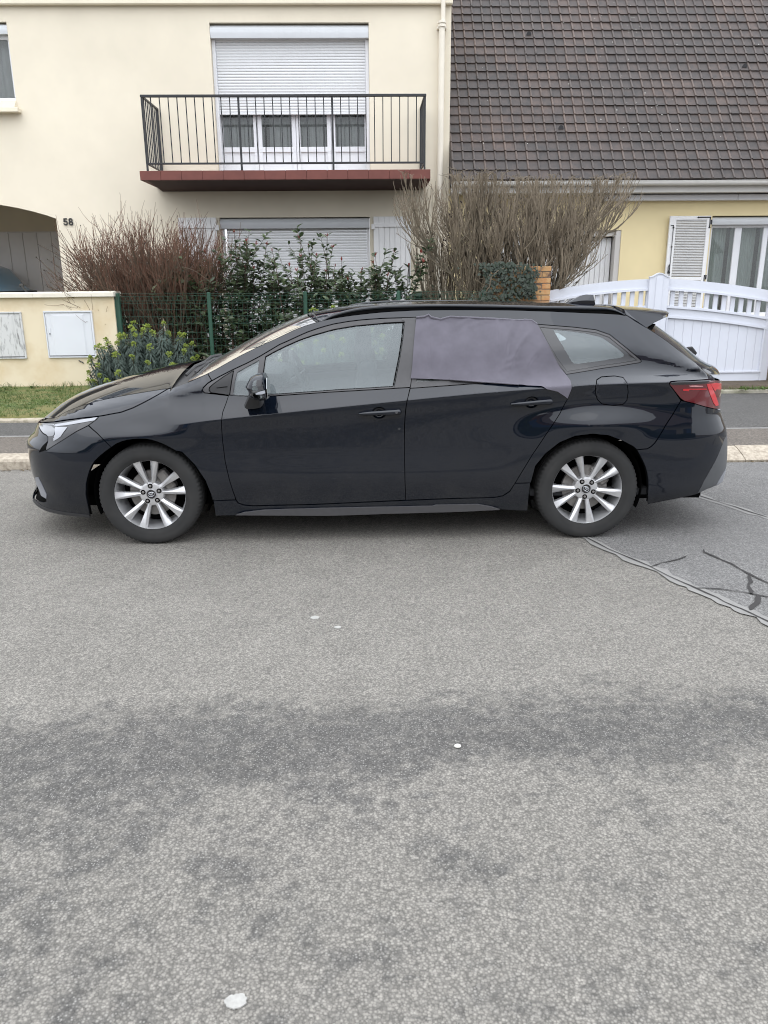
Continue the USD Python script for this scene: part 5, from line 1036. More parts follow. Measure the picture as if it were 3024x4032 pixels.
def merge(*ps):
    V, F, N, b = [], [], [], 0
    for v, f, n in ps: V.append(v); F.append(np.asarray(f) + b); N.append(n); b += len(v)
    return np.vstack(V), np.vstack(F), np.vstack(N)
def with_normals(v, f):
    v2, f2, n = meshkit.arrays((v, f), True); return v2, f2, n
# outlines put together from the traced ones
es = np.linspace(.262, 1.10, 60); ew_, ez_ = edge(es)
hood_side = Polygon(POLY['hood_shut'] + list(zip(es, ez_))[::-1]).buffer(0)
e2 = np.linspace(1.322, 4.425, 260); _, ez2 = edge(e2)
doors = PG['front_door'].union(PG['rear_door'])
frames = unary_union([PG['front_frame'], PG['rear_frame'], PG['quarter_frame']])
lowb = POLY['body_low']
side_all = Polygon(list(zip(e2, ez2)) + lowb + [(3.0, .30), (1.46, .30), (1.41, .5), (1.40, .90), (1.30, .96)]).buffer(0)
fend = PG['front_fender']
body_side = side_all.difference(unary_union([doors, frames, fend.buffer(.0005), PG['sill']]).buffer(.0003))
body_side = max(getattr(body_side, 'geoms', [body_side]), key=lambda g: g.area) if True else body_side
body_side = body_side.difference(PG['fuel_flap'].buffer(.002))
bumper_r = PG['rear_bumper']; dif = PG['diffuser']; chrome = PG['bumper_chrome']
cup_f, cup_r = POLY['cup_f'][0], POLY['cup_r'][0]
def ell(c, a, b): t = np.linspace(0, 2*np.pi, 40)[:-1]; return Polygon(np.c_[c[0] + a*np.cos(t), c[1] + b*np.sin(t)])
hole_f, hole_r = ell((cup_f[0] + .002, cup_f[1] - .004), .042, .034), ell((cup_r[0] + .004, cup_r[1] - .004), .042, .034)
fw_poly = PG['front_frame']; ql, fwin, sail = PG['quarter_light'], PG['front_window'], PG['mirror_sail']
gx = max(p[0] for p in POLY['front_window'])
bp_poly = Polygon([(p[0] + .010, p[1]) for p in POLY['front_window'] if p[0] > 2.37]).buffer(0)
rw_poly = PG['rear_frame']; rwin = rw_poly.buffer(-.032)
qf, qg = PG['quarter_frame'], PG['quarter_glass']
def bowl(c, a, b, depth, side):
    t = np.linspace(0, 2*np.pi, 37)[:-1]; rings = []
    for k, (sc, dp) in enumerate(((1.03, 0), (.99, .25), (.9, .62), (.7, .88), (.4, 1.0), (.02, 1.02))):
        P, n = SW(c[0] + a*sc*np.cos(t), c[1] + b*sc*np.sin(t), side, -.0025 - depth*dp); rings.append(P)
    R = np.stack(rings); R = np.concatenate([R, R[:, :1]], 1); return MB().grid(R, flip=side > 0)
def ball(c, r, sc=(1, 1, 1)): return np.asarray(trimesh.creation.icosphere(2).vertices)*r*np.array(sc) + np.asarray(c)
def at_w(s, w, z, side=1): return np.array([X0 + s, YC - side*w, z])
hood_parts = []
for side in (1, -1):
    far = side < 0
    d = body(car, 'front_door', PG['front_door'].difference(hole_f), 'car_paint', side=side)
    for c, hole, nm, hl in ((cup_f, hole_f, d, POLY['handle_f']),):
        part(d, 'handle_cup', bowl((c[0] + .002, c[1] - .004), .042, .034, .022, side), 'car_paint', smooth=True)
    d2 = body(car, 'rear_door', PG['rear_door'].difference(hole_r), 'car_paint', side=side)
    part(d2, 'handle_cup', bowl((cup_r[0] + .004, cup_r[1] - .004), .042, .034, .022, side), 'car_paint', smooth=True)
    for dd, hl, lock in ((d, POLY['handle_f'], True), (d2, POLY['handle_r'], False)):
        (s1, z1), (sm, zm), (s2, z2) = hl[0], hl[1], hl[2]
        wv = lambda s, z: float(half_width(s, z))
        V = np.vstack([ball(at_w(s1, wv(s1, z1) + .008, z1 + .002, side), .006), ball(at_w(s1 + .045, wv(s1, z1) + .024, z1 + .005, side), .0105, (1, .9, 1.1)),
                       ball(at_w(s2 - .055, wv(s2, z2) + .028, z2 - .006, side), .013, (1, .8, 1.2)), ball(at_w(s2 - .016, wv(s2, z2) + .020, z2 - .004, side), .0145, (1, .9, 1.15)), ball(at_w(s2 - .012, wv(s2, z2) + .004, z2 - .004, side), .0145, (1, .6, 1.1))])
        hp = part(dd, 'handle', hull(V), 'car_paint', smooth=60)
        if lock and not far:
            lv, lf = lathe([(0, .002), (.007, .002), (.0075, 0)], 16, at_w(s2 - .030, wv(s2, z2) + .0375, z2 - .004)); part(dd, 'key_lock', (lv, lf), 'black_trim')
    body(car, 'front_fender', fend, 'car_paint', side=side)
    body(car, 'body_side', body_side, 'car_paint', side=side)
    body(car, 'sill', PG['sill'], 'car_paint', side=side, gap=.0015)
    sk = PG['side_skirt']
    body(car, 'side_skirt', sk, 'black_trim', side=side, off=.003, disp=lambda s, z: np.clip((.252 - z)/.05, 0, 1)*.020, gap=0)
    body(car, 'fuel_flap', PG['fuel_flap'], 'car_paint', side=side, gap=.0005)
    hl = body(car, 'headlight', PG['headlight'], 'black_gloss', side=side, gap=.001)
    body(hl, 'light_bar', PG['light_bar'], 'lamp_white', side=side, off=.0016, gap=0, skirt=0)
    body(hl, 'chrome_housing', PG['light_chrome'], 'lamp_clear', side=side, off=.0012, gap=0, skirt=0)
    body(hl, 'reflector', PG['light_reflector'], 'lamp_white', side=side, off=.0024, gap=0, skirt=0)
    tl = body(car, 'tail_light', PG['tail_light'], 'car_dark_red', side=side, gap=.001)
    body(tl, 'light_guide', PG['light_guide'], 'car_red', side=side, off=.0022, gap=0, skirt=.002)
    body(tl, 'light_guide', PG['light_top'], 'car_red', side=side, off=.0018, gap=0, skirt=.002)
    body(tl, 'light_strip', PG['light_strip'], 'car_red', side=side, off=.0014, gap=0, skirt=0)
    body(tl, 'gleam_strip', PG['light_gleam'], 'lamp_gleam', side=side, off=.0014, gap=0, skirt=0)
    body(tl, 'black_lip', PG['light_lip'], 'black_gloss', side=side, off=.0026, gap=0, skirt=.002)
    # glazing
    fr = body(car, 'window_frame', fw_poly.difference(unary_union([ql, fwin, sail.buffer(.003), bp_poly.buffer(.002)])), 'black_trim', side=side, off=-.003, gap=.002)
    body(car, 'pillar_trim', fw_poly.intersection(Polygon([(a + .012, b) for a, b in POLY['front_window'] if a > 2.40] and [(2.415, .9), (2.475, .93), (2.61, .93), (2.62, 1.40), (2.50, 1.40), (2.497, 1.30), (2.47, 1.2), (2.44, 1.05)])).difference(fwin.buffer(.008)), 'black_trim', side=side, off=-.001, gap=.0015)
    body(car, 'mirror_sail', sail, 'black_plastic', side=side, off=-.001, gap=.001)
    body(car, 'sail_slit', PG['sail_slit'], 'dark_void', side=side, off=.0006, gap=0, skirt=0)
    body(car, 'quarter_light', ql.buffer(.006), 'car_glass', side=side, off=-.008, gap=0, skirt=0)
    body(car, 'front_window', fwin.buffer(.006), 'car_glass', side=side, off=-.008, gap=0, skirt=0)
    body(car, 'window_seal', fwin.buffer(.004).difference(fwin.buffer(-.003)), 'dark_void', side=side, off=-.006, gap=0, skirt=.004)
    body(car, 'window_frame', rw_poly.difference(rwin), 'black_trim', side=side, off=-.003, gap=.002)
    body(car, 'rear_window', rwin.buffer(.006), 'privacy_glass', side=side, off=-.008, gap=0, skirt=0)
    body(car, 'quarter_frame', qf.difference(qf.buffer(-.016)), 'black_trim', side=side, off=-.001, gap=.0015)
    body(car, 'quarter_border', qf.buffer(-.0165).difference(qg), 'black_gloss', side=side, off=-.003, gap=0, skirt=0)
    body(car, 'quarter_window', qg.buffer(.004), 'car_glass', side=side, off=-.0036, gap=0, skirt=0)
    # dark structure under the gaps
    inner = unary_union([PG['front_door'], PG['rear_door'], fend, body_side, PG['sill'], PG['front_bumper'], hood_side, PG['headlight'], PG['tail_light'], bumper_r, PG['fuel_flap'], fw_poly, rw_poly, qf]).buffer(.006).buffer(-.006)
    inner = inner.difference(unary_union([ql.buffer(-.003), fwin.buffer(-.004), rwin.buffer(-.004), qg.buffer(-.002), hole_f.buffer(.01), hole_r.buffer(.01)]))
    body(car, 'inner_structure', inner, 'dark_void', side=side, off=-.030, gap=0, res=.035, skirt=0)
    trim = doors.intersection(sbox(1.4, 3.4, .25, 1.0)).buffer(-.01)
    body(car, 'door_trim', trim, 'cabin_grey', side=side, off=-.075, gap=0, res=.04, skirt=0)
    hood_parts.append(panel(hood_side, side=side))
# front bumper (both sides and the nose between them) and its details
def closing(fs, zlo, zhi, d, sgn, n=26):
    z = np.linspace(zlo, zhi, n); s = fs(z) + d; w = half_width(s, z); q = np.linspace(-1, 1, 9)
    P = np.stack([np.broadcast_to((X0 + s)[:, None], (n, 9)) - sgn*.004*(1 - q**2), YC - w[:, None]*q, np.broadcast_to(z[:, None], (n, 9))], -1)
    return with_normals(*MB().grid(P, flip=sgn < 0).get())
bumper_f = PG['front_bumper'].difference(PG['intake'].buffer(-.004))
bf = merge(panel(bumper_f, 1), panel(bumper_f, -1), closing(_s0, .20, .70, .003, 1))
fb = part(car, 'front_bumper', bf[:2], 'car_paint', normals=bf[2])
for side in (1, -1):
    body(fb, 'air_intake', PG['intake'], 'dark_void', side=side, off=-.02, gap=0, skirt=0)
    body(fb, 'intake_trim', PG['vent_trim'], 'satin_grey', side=side, off=.004, gap=0, skirt=.01)
    body(fb, 'grille', PG['grille'], 'dark_void', side=side, off=.0012, gap=0, skirt=0)
    lip = Polygon([(s, z) for s, z in POLY['front_bumper'] if z < .2 and s > .05] + [(.53, .178), (.40, .186), (.31, .190), (.2, .198), (.1, .224)]).buffer(0)
    body(fb, 'lower_lip', lip, 'black_plastic', side=side, off=.003, gap=0, skirt=.008)
br_ = bumper_r.difference(dif)
bb = merge(panel(br_, 1), panel(br_, -1)); rb = part(car, 'rear_bumper', bb[:2], 'car_paint', normals=bb[2])
cl_ = closing(_sr, .30, .62, -.003, -1); part(rb, 'diffuser', cl_[:2], 'grey_plastic', normals=cl_[2])
for side in (1, -1):
    body(rb, 'diffuser', dif.difference(chrome), 'grey_plastic', side=side, off=-.001, gap=.001)
    body(rb, 'diffuser_trim', chrome, 'satin_grey', side=side, off=0., gap=.001)
# top surfaces between the left and right edge lines
def top(sE, sC, zC, m=2.2, q0=0., q1=1., nq=25, drop=0., both=True):
    sE, sC = np.asarray(sE), np.asarray(sC); _, zE = edge(sE); wE = half_width(sE, zE - 1e-4); zc = zC(sC)
    q = np.linspace(-1, 1, 2*nq - 1) if both else np.linspace(q0, q1, nq)
    aq = np.abs(q)
    s = sC[:, None] + (sE - sC)[:, None]*aq**2.2; w = wE[:, None]*q; z = zc[:, None] + (zE - zc)[:, None]*aq**m - drop
    return np.stack([X0 + s, YC - w, z], -1)
def topmesh(*a, **k): return MB().grid(top(*a, **k), flip=True)
t = np.linspace(0, 1, 60)
hoodC = PchipInterpolator([.0, .075, .10, .13, .2, .32, .5, .75, .95, 1.12], [.6, .695, .717, .738, .79, .852, .912, .978, 1.020, 1.046])
ht = with_normals(*topmesh(.262 + t*.832, .088 + t*1.012, hoodC).get())
hd = merge(ht, *hood_parts); hood = part(car, 'hood', hd[:2], 'car_paint', normals=hd[2])
hq = top(.262 + t[:2]*.832, .088 + t[:2]*1.012, hoodC)[0]
part(hood, 'front_edge', MB().grid(np.stack([hq, hq + np.array([.012, 0, -.055])])), 'dark_void')
wsC = PchipInterpolator([1.0, 1.16, 1.28, 1.49, 1.69, 1.89, 2.0], [.93, 1.012, 1.080, 1.195, 1.288, 1.362, 1.39])
cow = part(car, 'cowl', topmesh(1.075 + t[::6]*.14, 1.07 + t[::6]*.12, PchipInterpolator([1., 1.3], [1.020, 1.012]), drop=.012), 'black_plastic', smooth=True)
part(car, 'windscreen', topmesh(1.195 + t*.78, 1.170 + t*.715, wsC, m=2.6), 'screen_glass', smooth=True)
for sgn in (1, -1):
    part(car, 'windscreen_border', MB().grid(top(1.195 + t*.78, 1.170 + t*.715, wsC, m=2.6, q0=.935*sgn, q1=1.0*sgn, nq=4, both=False, drop=.004), flip=sgn > 0), 'dark_void', smooth=True)
part(car, 'windscreen_border', MB().grid(top(1.93 + t[:8]*.4, 1.845 + t[:8]*.36, wsC, m=2.6, drop=.004), flip=True), 'black_gloss', smooth=True)
roofC = PchipInterpolator([1.85, 1.89, 2.05, 2.25, 2.5, 2.8, 3.1, 3.5, 3.95], [1.345, 1.363, 1.394, 1.416, 1.428, 1.433, 1.431, 1.420, 1.399])
roof_ = part(car, 'roof', topmesh(1.985 + t*1.905, 1.895 + t*2.03, roofC), 'car_paint', smooth=True)
part(car, 'headliner', topmesh(1.99 + t*1.9, 1.90 + t*2.0, roofC, drop=.035), 'headliner', smooth=True)
bgC = PchipInterpolator([4.05, 4.13, 4.222, 4.40, 4.58, 4.65, 4.688, 4.70], [1.375, 1.335, 1.277, 1.158, 1.028, 1.000, .950, .90])
tg_ = part(car, 'tailgate', topmesh(4.30 + t[::2]*.128, 4.575 + t[::2]*.115, bgC, m=2.2), 'car_paint', smooth=True)
part(tg_, 'rear_screen', topmesh(4.0 + t*.30, 4.13 + t*.445, bgC, m=2.2), 'black_gloss', smooth=True)
cl2 = closing(_sr, .62, .985, -.003, -1); part(tg_, 'lower_panel', cl2[:2], 'car_paint', normals=cl2[2])
part(tg_, 'wiper', hull(np.vstack([ball(at_w(4.505, .02, 1.100), .010), ball(at_w(4.545, .02, 1.103), .012), ball(at_w(4.578, .02, 1.070), .009), ball(at_w(4.566, .02, 1.050), .006), ball(at_w(4.55, -.10, 1.08), .01)])), 'black_plastic', smooth=60)
part(tg_, 'wiper_arm', MB().tube([at_w(4.555, .0, 1.07), at_w(4.50, -.25, 1.125), at_w(4.47, -.42, 1.15)], .008, 6), 'black_plastic')
# spoiler
pa = np.array([(3.886, 1.386), (3.95, 1.380), (4.03, 1.372), (4.112, 1.359), (4.128, 1.347), (4.126, 1.332), (4.06, 1.305), (4.012, 1.279), (3.949, 1.322), (3.888, 1.358)])
pc = np.array([(3.915, 1.402), (4.00, 1.398), (4.13, 1.388), (4.27, 1.370), (4.287, 1.360), (4.282, 1.346), (4.18, 1.335), (4.13, 1.338), (4.0, 1.372), (3.915, 1.385)])
q = np.linspace(-1, 1, 41); a_ = np.abs(q)**2.6
swd = np.array([.545, .548, .55, .552, .556, .566, .588, .604, .592, .572]); P = np.array([[at_w(*(lambda v: (v[0], swd[k]*qq, v[1]))(pc[k]*(1 - aa) + pa[k]*aa)) for k in list(range(10)) + [0]] for qq, aa in zip(q, a_)])
sm = MB().grid(P, flip=True)
for qd, fl in ((P[0], 1), (P[-1], 0)): sm.add(qd[:-1], [(0, k, k + 1) if fl else (0, k + 1, k) for k in range(1, 9)])
part(car, 'spoiler', sm, 'car_paint', smooth=35)
part(car, 'spoiler_gap', MB().prism(Polygon([(X0 + 3.99, 1.25), (X0 + 4.02, 1.275), (X0 + 4.075, 1.30), (X0 + 4.05, 1.255)]), XZ, YC - .585, YC + .585), 'dark_void')
# roof rails
rz = PchipInterpolator([1.96, 2.005, 2.065, 2.144, 2.257, 2.426, 2.685, 3.0, 3.39, 3.617, 3.73, 3.80, 3.846, 3.885], [1.315, 1.337, 1.370, 1.394, 1.4145, 1.4267, 1.430, 1.425, 1.413, 1.408, 1.4046, 1.395, 1.379, 1.358])
ss = np.linspace(1.985, 3.882, 90); th = np.linspace(0, 2*np.pi, 15)
for side in (1, -1):
    zt = rz(ss); hh = np.interp(ss, [1.985, 2.08, 2.2, 3.7, 3.882], [.012, .020, .022, .022, .012]); wc = np.interp(ss, [1.985, 2.1, 2.4, 3.4, 3.882], [.600, .590, .580, .568, .560])
    sp = lambda v: np.sign(v)*np.abs(v)**.7
    P = np.stack([np.repeat((X0 + ss)[:, None], 15, 1), YC - side*(wc[:, None] + .017*sp(np.cos(th))), (zt - hh/2)[:, None] + (hh/2)[:, None]*sp(np.sin(th))], -1)
    rl = part(car, 'roof_rail', MB().grid(P, flip=side < 0), 'car_paint', smooth=50)
    _, ze = edge(ss); zb = np.minimum(ze - .012, zt - hh); zu = zt - hh*.6
    Q = np.stack([np.stack([X0 + ss, YC - side*(wc + d), zz2], -1) for d, zz2 in ((.010, zb), (.010, zu), (-.012, zu), (-.012, zb))], 1)
    part(rl, 'rail_base', MB().grid(np.concatenate([Q, Q[:, :1]], 1), flip=side > 0), 'dark_void')
# antenna fin
fp = np.array([(3.655, 1.418), (3.70, 1.442), (3.752, 1.4625), (3.79, 1.4690), (3.838, 1.4665), (3.838, 1.435), (3.848, 1.404)])
V = []
for w_, sc in ((.032, (0, .42)), (.012, (.4, .75)), (.004, (.6, 1.0))):
    for sg in (1, -1):
        for s, z in fp:
            z0 = np.interp(s, [3.655, 3.848], [1.413, 1.400]); V.append(at_w(s, sg*w_, z0 + (z - z0)*sc[1]))
part(car, 'antenna_fin', hull(V), 'car_paint', smooth=25)
part(car, 'antenna_cable', MB().tube([at_w(1.93, .35, 1.372), at_w(1.955, .45, 1.366), at_w(1.975, .53, 1.352), at_w(1.99, .60, 1.337)], .0045, 6), 'black_plastic')
# door mirrors
MO = np.array([(1.5795, .9931), (1.5934, 1.0165), (1.6145, 1.0454), (1.6515, 1.063), (1.6879, 1.0688), (1.6988, 1.0639), (1.7076, 1.0459), (1.7165, 1.0014), (1.7168, .9791), (1.7157, .9274), (1.7069, .9198), (1.6718, .918), (1.6303, .9283), (1.6029, .9384), (1.5936, .9469), (1.5974, .9636), (1.5859, .9819)])
MP = Polygon(MO); cutl = Polygon([(1.5, 1.2), (1.8, 1.2), (1.8, .9905), (1.7168, .9865), (1.6378, .9820), (1.612, .986), (1.597, .985), (1.5, .980)])
slc = ((.925, .90), (.945, .985), (.97, 1.0), (1.04, 1.0), (1.075, .97), (1.10, .88), (1.115, .70))
def mirror_shell(poly, side, shrink=1.0):
    c = np.array([1.672, .985]); x = np.array(shapely.segmentize(poly.simplify(.0005).exterior, .008).coords)[:-1]
    R = []
    for w_, k in slc:
        kx = k if w_ < 1 else 1 - (1 - k)*1.0
        p = c + (x - c)*np.array([kx, k])*shrink
        fwd_ = np.clip((1.64 - x[:, 0])/.06, 0, 1)*np.clip((w_ - 1.0)/.115, 0, 1)*.03      # the front corner sweeps back
        R.append(np.stack([X0 + p[:, 0] + fwd_, np.full(len(x), YC - side*w_), p[:, 1]], -1))
    R = np.stack(R); m = MB().grid(np.concatenate([R, R[:, :1]], 1), flip=side > 0)
    tr = trimesh.creation.triangulate_polygon(Polygon(x), engine='earcut'); 
    for ring, fl in ((R[-1], side > 0), (R[0], side < 0)):
        f = tr[1]; 
        if len(tr[0]) == len(x): m.add(ring, f[:, ::-1] if not fl else f)
    return m
for side in (1, -1):
    mr = part(car, 'door_mirror', mirror_shell(MP.intersection(cutl), side), 'car_paint', smooth=32)
    part(mr, 'lower_shell', mirror_shell(MP.difference(cutl.buffer(.0015)), side), 'black_gloss', smooth=32)
    ind = [(1.655, .9655), (1.668, .972), (1.686, .979), (1.708, .983), (1.709, .968), (1.693, .9625), (1.66, .9605)]
    part(mr, 'indicator', MB().prism(Polygon(ind), lambda a, b, d: (X0 + a, YC - side*d, b), 1.10, 1.117), 'lamp_white')
    ft = np.array([(1.5936, .948), (1.573, .910), (1.558, .876), (1.560, .859), (1.572, .850), (1.615, .8497), (1.655, .858), (1.665, .878), (1.655, .906), (1.65, .948)])
    V = [at_w(s, half_width(s, z) - .01, z, side) for s, z in ft] + [at_w(1.61 + (s - 1.61)*.95, .935, .90 + (z - .90)*.95, side) for s, z in ft] + [at_w(s, 1.0, z, side) for s, z in ((1.60, .947), (1.65, .947), (1.60, .925), (1.655, .92))]
    part(mr, 'foot', hull(V), 'black_plastic', smooth=35)
    part(mr, 'mirror_glass', hull([at_w(1.7195 - .10*(z - 1)*0 + dx, w_, z, side) for dx in (0, -.002) for w_, z in ((.945, .940), (.945, 1.040), (1.085, 1.050), (1.10, .99), (1.085, .935))]), 'mirror_glass', smooth=False)
# wipers on the windscreen
for w0, w1 in ((.52, -.05), (-.05, -.60)):
    pts = [top(np.array([1.215 + .03*k]), np.array([1.19 + .03*k]), wsC, m=2.6, q0=(w0 + (w1 - w0)*k)/.72, q1=1, nq=2, both=False)[0, 0] + np.array([0, 0, .012]) for k in np.linspace(0, 1, 7)]
    part(car, 'wiper', MB().tube(pts, .008, 6), 'black_plastic')
    part(car, 'wiper_arm', MB().tube([pts[0] + np.array([-.06, 0, -.02]), pts[1] + np.array([-.02, 0, .018]), pts[3] + np.array([0, 0, .014])], .010, 6), 'black_plastic')

# wheels
def wheel(s, side, phase, label=None):
    cy = YC - side*.762; c = np.array([X0 + s, cy, .314])
    def place(v): v = np.asarray(v, float).copy(); v[:, 1] *= side; return v + c
    def flip(f): f = np.asarray(f); return f if side > 0 else f[:, ::-1]
    t_ = stage.DefinePrim(car + '/' + numbered(car, 'wheel'), 'Xform').GetPath().pathString; _loc[t_] = _loc[car]
    prof = [(.214, .080), (.2205, .0985), (.231, .103), (.240, .1085), (.255, .1115), (.274, .1125), (.288, .1095), (.300, .1045), (.3045, .1015), (.3095, .096), (.3135, .087), (.3150, .076), (.3155, .045), (.309, .0445), (.309, .036), (.3160, .0355), (.3162, .005), (.310, .0045), (.310, -.0045), (.3162, -.005), (.3160, -.0355), (.309, -.036), (.309, -.0445), (.3155, -.045), (.3150, -.076), (.3095, -.096), (.300, -.105), (.274, -.1125), (.240, -.108), (.214, -.08)]
    n = 216; v, f = lathe(prof, n); v = v.reshape(len(prof), n, 3); k = np.arange(n) % 3 == 0
    for row, dp in ((7, .0012), (8, .004), (9, .005), (10, .0055), (11, .0055)):
        rad = np.hypot(v[row, :, 0], v[row, :, 2]); v[row][k] *= np.array([1, 1, 1])*((rad[k] - dp)/rad[k])[:, None]**np.array([1, 0, 1]); 
    part(t_, 'tyre', (place(v.reshape(-1, 3)), flip(f)), 'tyre', smooth=35)
    rp = [(.2165, .080), (.2295, .0955), (.2305, .100), (.228, .1015), (.222, .0990), (.2175, .0900), (.2135, .0800), (.207, .050), (.201, .02), (.198, -.02), (.197, -.09)]
    v, f = lathe(rp, 96); part(t_, 'rim', (place(v), flip(f)), 'alloy', smooth=35)
    v, f = lathe([(.0, .060), (.030, .060), (.034, .0635), (.058, .063), (.072, .058), (.079, .046), (.080, .01)], 60); hb = part(t_, 'hub', (place(v), flip(f)), 'alloy', smooth=35)
    rr_ = np.array([.050, .075, .105, .135, .165, .195, .2125, .2175])
    for a in range(5):
        for sg in (1, -1):
            R = []
            for r_ in rr_:
                u_ = (r_ - .05)/.165; wd = np.interp(r_, [.05, .075, .105, .165, .2125, .2175], [.030, .024, .027, .041, .053, .053])
                ax_ = np.interp(r_, [.05, .09, .15, .2125, .2175], [.058, .067, .082, .0925, .090]); off_ = np.interp(r_, [.05, .08, .12, .2175], [.020, .021, .034, .0585])
                rg = np.interp(u_, [0, .3, 1], [-.30, -.1, .32])*sg
                row = []
                for x_, dz in ((-.5, -.040), (-.5, -.008), (rg - .07, .0), (rg + .07, .0), (.5, -.010), (.5, -.040)):
                    row.append((r_, off_*sg + x_*wd, ax_ + dz))
                R.append(row)
            R = np.array(R); an = math.radians(phase + 72*a)
            X_ = R[..., 0]*math.cos(an) - R[..., 1]*math.sin(an); Z_ = R[..., 0]*math.sin(an) + R[..., 1]*math.cos(an)
            G_ = np.stack([X_, -R[..., 2], Z_], -1); m = MB().grid(G_, flip=False); m.add(G_[-1], [(0, 1, 4, 5), (1, 2, 3, 4)])
            v, f = m.get(); part(t_, 'spoke', (place(v), flip(f)), 'alloy', smooth=22)
        an = math.radians(phase + 72*a); lc = np.array([.0515*math.cos(an), 0, .0515*math.sin(an)])
        v, f = lathe([(0, .0640), (.0125, .0640), (.0150, .0652), (.0158, .060)], 20, lc); part(hb, 'lug_hole', (place(v), flip(f)), 'dark_void')
        v, f = lathe([(0, .0705), (.0045, .0705), (.0075, .0690), (.0092, .0635)], 6, lc); part(hb, 'lug_nut', (place(v), flip(f)), 'steel_dark', smooth=False)
    v, f = lathe([(0, .0680), (.0265, .0680), (.0285, .0665), (.029, .06)], 40); cp = part(t_, 'centre_cap', (place(v), flip(f)), 'black_gloss')
    v, f = lathe([(.0285, .062), (.0292, .0690), (.0315, .0690), (.0325, .062)], 40); part(cp, 'ring', (place(v), flip(f)), 'alloy')
    th = np.linspace(0, 2*np.pi, 41); em = MB(); ra = math.radians(phase - 90 + 8)
    for a_, b_, oz in ((.0205, .0140, 0.), (.0058, .0130, .0005), (.0128, .0050, .0055)):
        pth = np.stack([a_*np.cos(th), oz + b_*np.sin(th)], 1); x_ = pth[:, 0]*math.cos(ra) - pth[:, 1]*math.sin(ra); z_ = pth[:, 0]*math.sin(ra) + pth[:, 1]*math.cos(ra)
        em.tubes([np.stack([x_, np.full(41, -.0685), z_], 1)], np.full((1, 41), .0014), 6)
    v, f = em.get(); part(cp, 'emblem', (place(v), flip(f)), 'chrome_grey', smooth=50)
    v, f = lathe([(.05, .012), (.07, .012), (.072, .022), (.142, .022), (.143, .0), (.05, 0)], 60); part(t_, 'brake_disc', (place(v), flip(f)), 'steel_dark', smooth=30)
    cal = MB().cbox(.085, .150, -.045, .03, -.055, .085, .012); v, f = cal.get(); an = math.radians(35); v = v @ np.array([[math.cos(an), 0, math.sin(an)], [0, 1, 0], [-math.sin(an), 0, math.cos(an)]]); part(t_, 'brake_caliper', (place(v), flip(f)), 'steel_dark')
    v, f = lathe([(0, -.05), (.196, -.05)], 40); part(t_, 'dust_shield', (place(v), flip(f)), 'dark_void')
    v, f = lathe([(.014 + .196, .062), (.2165, .072)], 3)
    return t_
for s, phf in ((.94, 94.), (3.64, 49.)):
    for side in (1, -1): wheel(s, side, phf if side > 0 else 180 - phf)
for s in (.94, 3.64):
    for side in (1, -1):
        th = np.linspace(-.38, np.pi + .38, 36); L = MB()
        R0 = [np.stack([X0 + s + .352*np.cos(th), np.full(36, YC - side*w_), .314 + .352*np.sin(th)], 1) for w_ in (.82, .45)]
        L.grid(np.stack(R0), flip=side < 0)
        L.add(np.vstack([R0[1], [[X0 + s, YC - side*.45, .2]]]), [(k, k + 1, 36) for k in range(35)])
        part(car, 'wheel_liner', L, 'dark_void')
        # soft lip inside the arch edge
        if side > 0:
            pass
part(car, 'underbody', MB().box(X0 + .25, X0 + 4.45, YC - .62, YC + .62, .19, .25).box(X0 + 1.36, X0 + 3.2, YC - .79, YC + .79, .185, .22).box(X0 + 1.33, X0 + 1.37, YC - .8, YC + .8, .19, .7).box(X0 + 4.05, X0 + 4.4, YC - .75, YC + .75, .24, .3), 'dark_void')
# cabin
part(car, 'dashboard', hull([at_w(s, w_, z) for w_ in (-.66, .66) for s, z in ((1.30, .80), (1.30, .955), (1.50, .985), (1.66, .965), (1.73, .90), (1.70, .70), (1.45, .60))]), 'cloth_dark', smooth=30)
part(car, 'instrument_hood', hull([at_w(s, w_, z) for w_ in (.20, .54) for s, z in ((1.55, .96), (1.62, 1.015), (1.74, 1.01), (1.76, .93))]), 'cloth_dark', smooth=30)
def torus_pts(c, R_, tilt, n=48):
    th = np.linspace(0, 2*np.pi, n + 1); return np.stack([c[0] + R_*np.sin(th)*math.sin(tilt), c[1] + R_*np.cos(th), c[2] + R_*np.sin(th)*math.cos(tilt)], 1)
swc = at_w(1.865, .37, .965); sw_ = part(car, 'steering_wheel', MB().tube(torus_pts(swc, .182, -.42), .016, 10, False), 'black_plastic', smooth=50)
part(sw_, 'hub', hull([swc + np.array(v) for v in ((-.06, -.09, -.02), (-.06, .09, -.02), (.01, -.08, .05), (.01, .08, .05), (.02, -.07, -.06), (.02, .07, -.06), (-.16, -.03, -.06), (-.16, .03, -.06))]), 'black_plastic', smooth=30)
for w_ in (.37, -.37):
    st_ = stage.DefinePrim(car + '/' + numbered(car, 'front_seat'), 'Xform').GetPath().pathString; _loc[st_] = _loc[car]
    part(st_, 'cushion', hull(np.vstack([ball(at_w(s, w_ + d, z), .06) for d in (-.2, .2) for s, z in ((1.85, .50), (2.25, .47))])), 'cloth_dark', smooth=50)
    part(st_, 'backrest', hull(np.vstack([ball(at_w(s, w_ + d, z), r_) for d in (-.19, .19) for s, z, r_ in ((2.27, .55, .07), (2.27, .85, .075), (2.285, 1.03, .06))])), 'cloth_dark', smooth=50)
    part(st_, 'headrest', hull(np.vstack([ball(at_w(s, w_ + d, z), r_) for d in (-.10, .10) for s, z, r_ in ((2.255, 1.13, .055), (2.26, 1.225, .05), (2.275, 1.05, .05))])), 'cloth_dark', smooth=50)
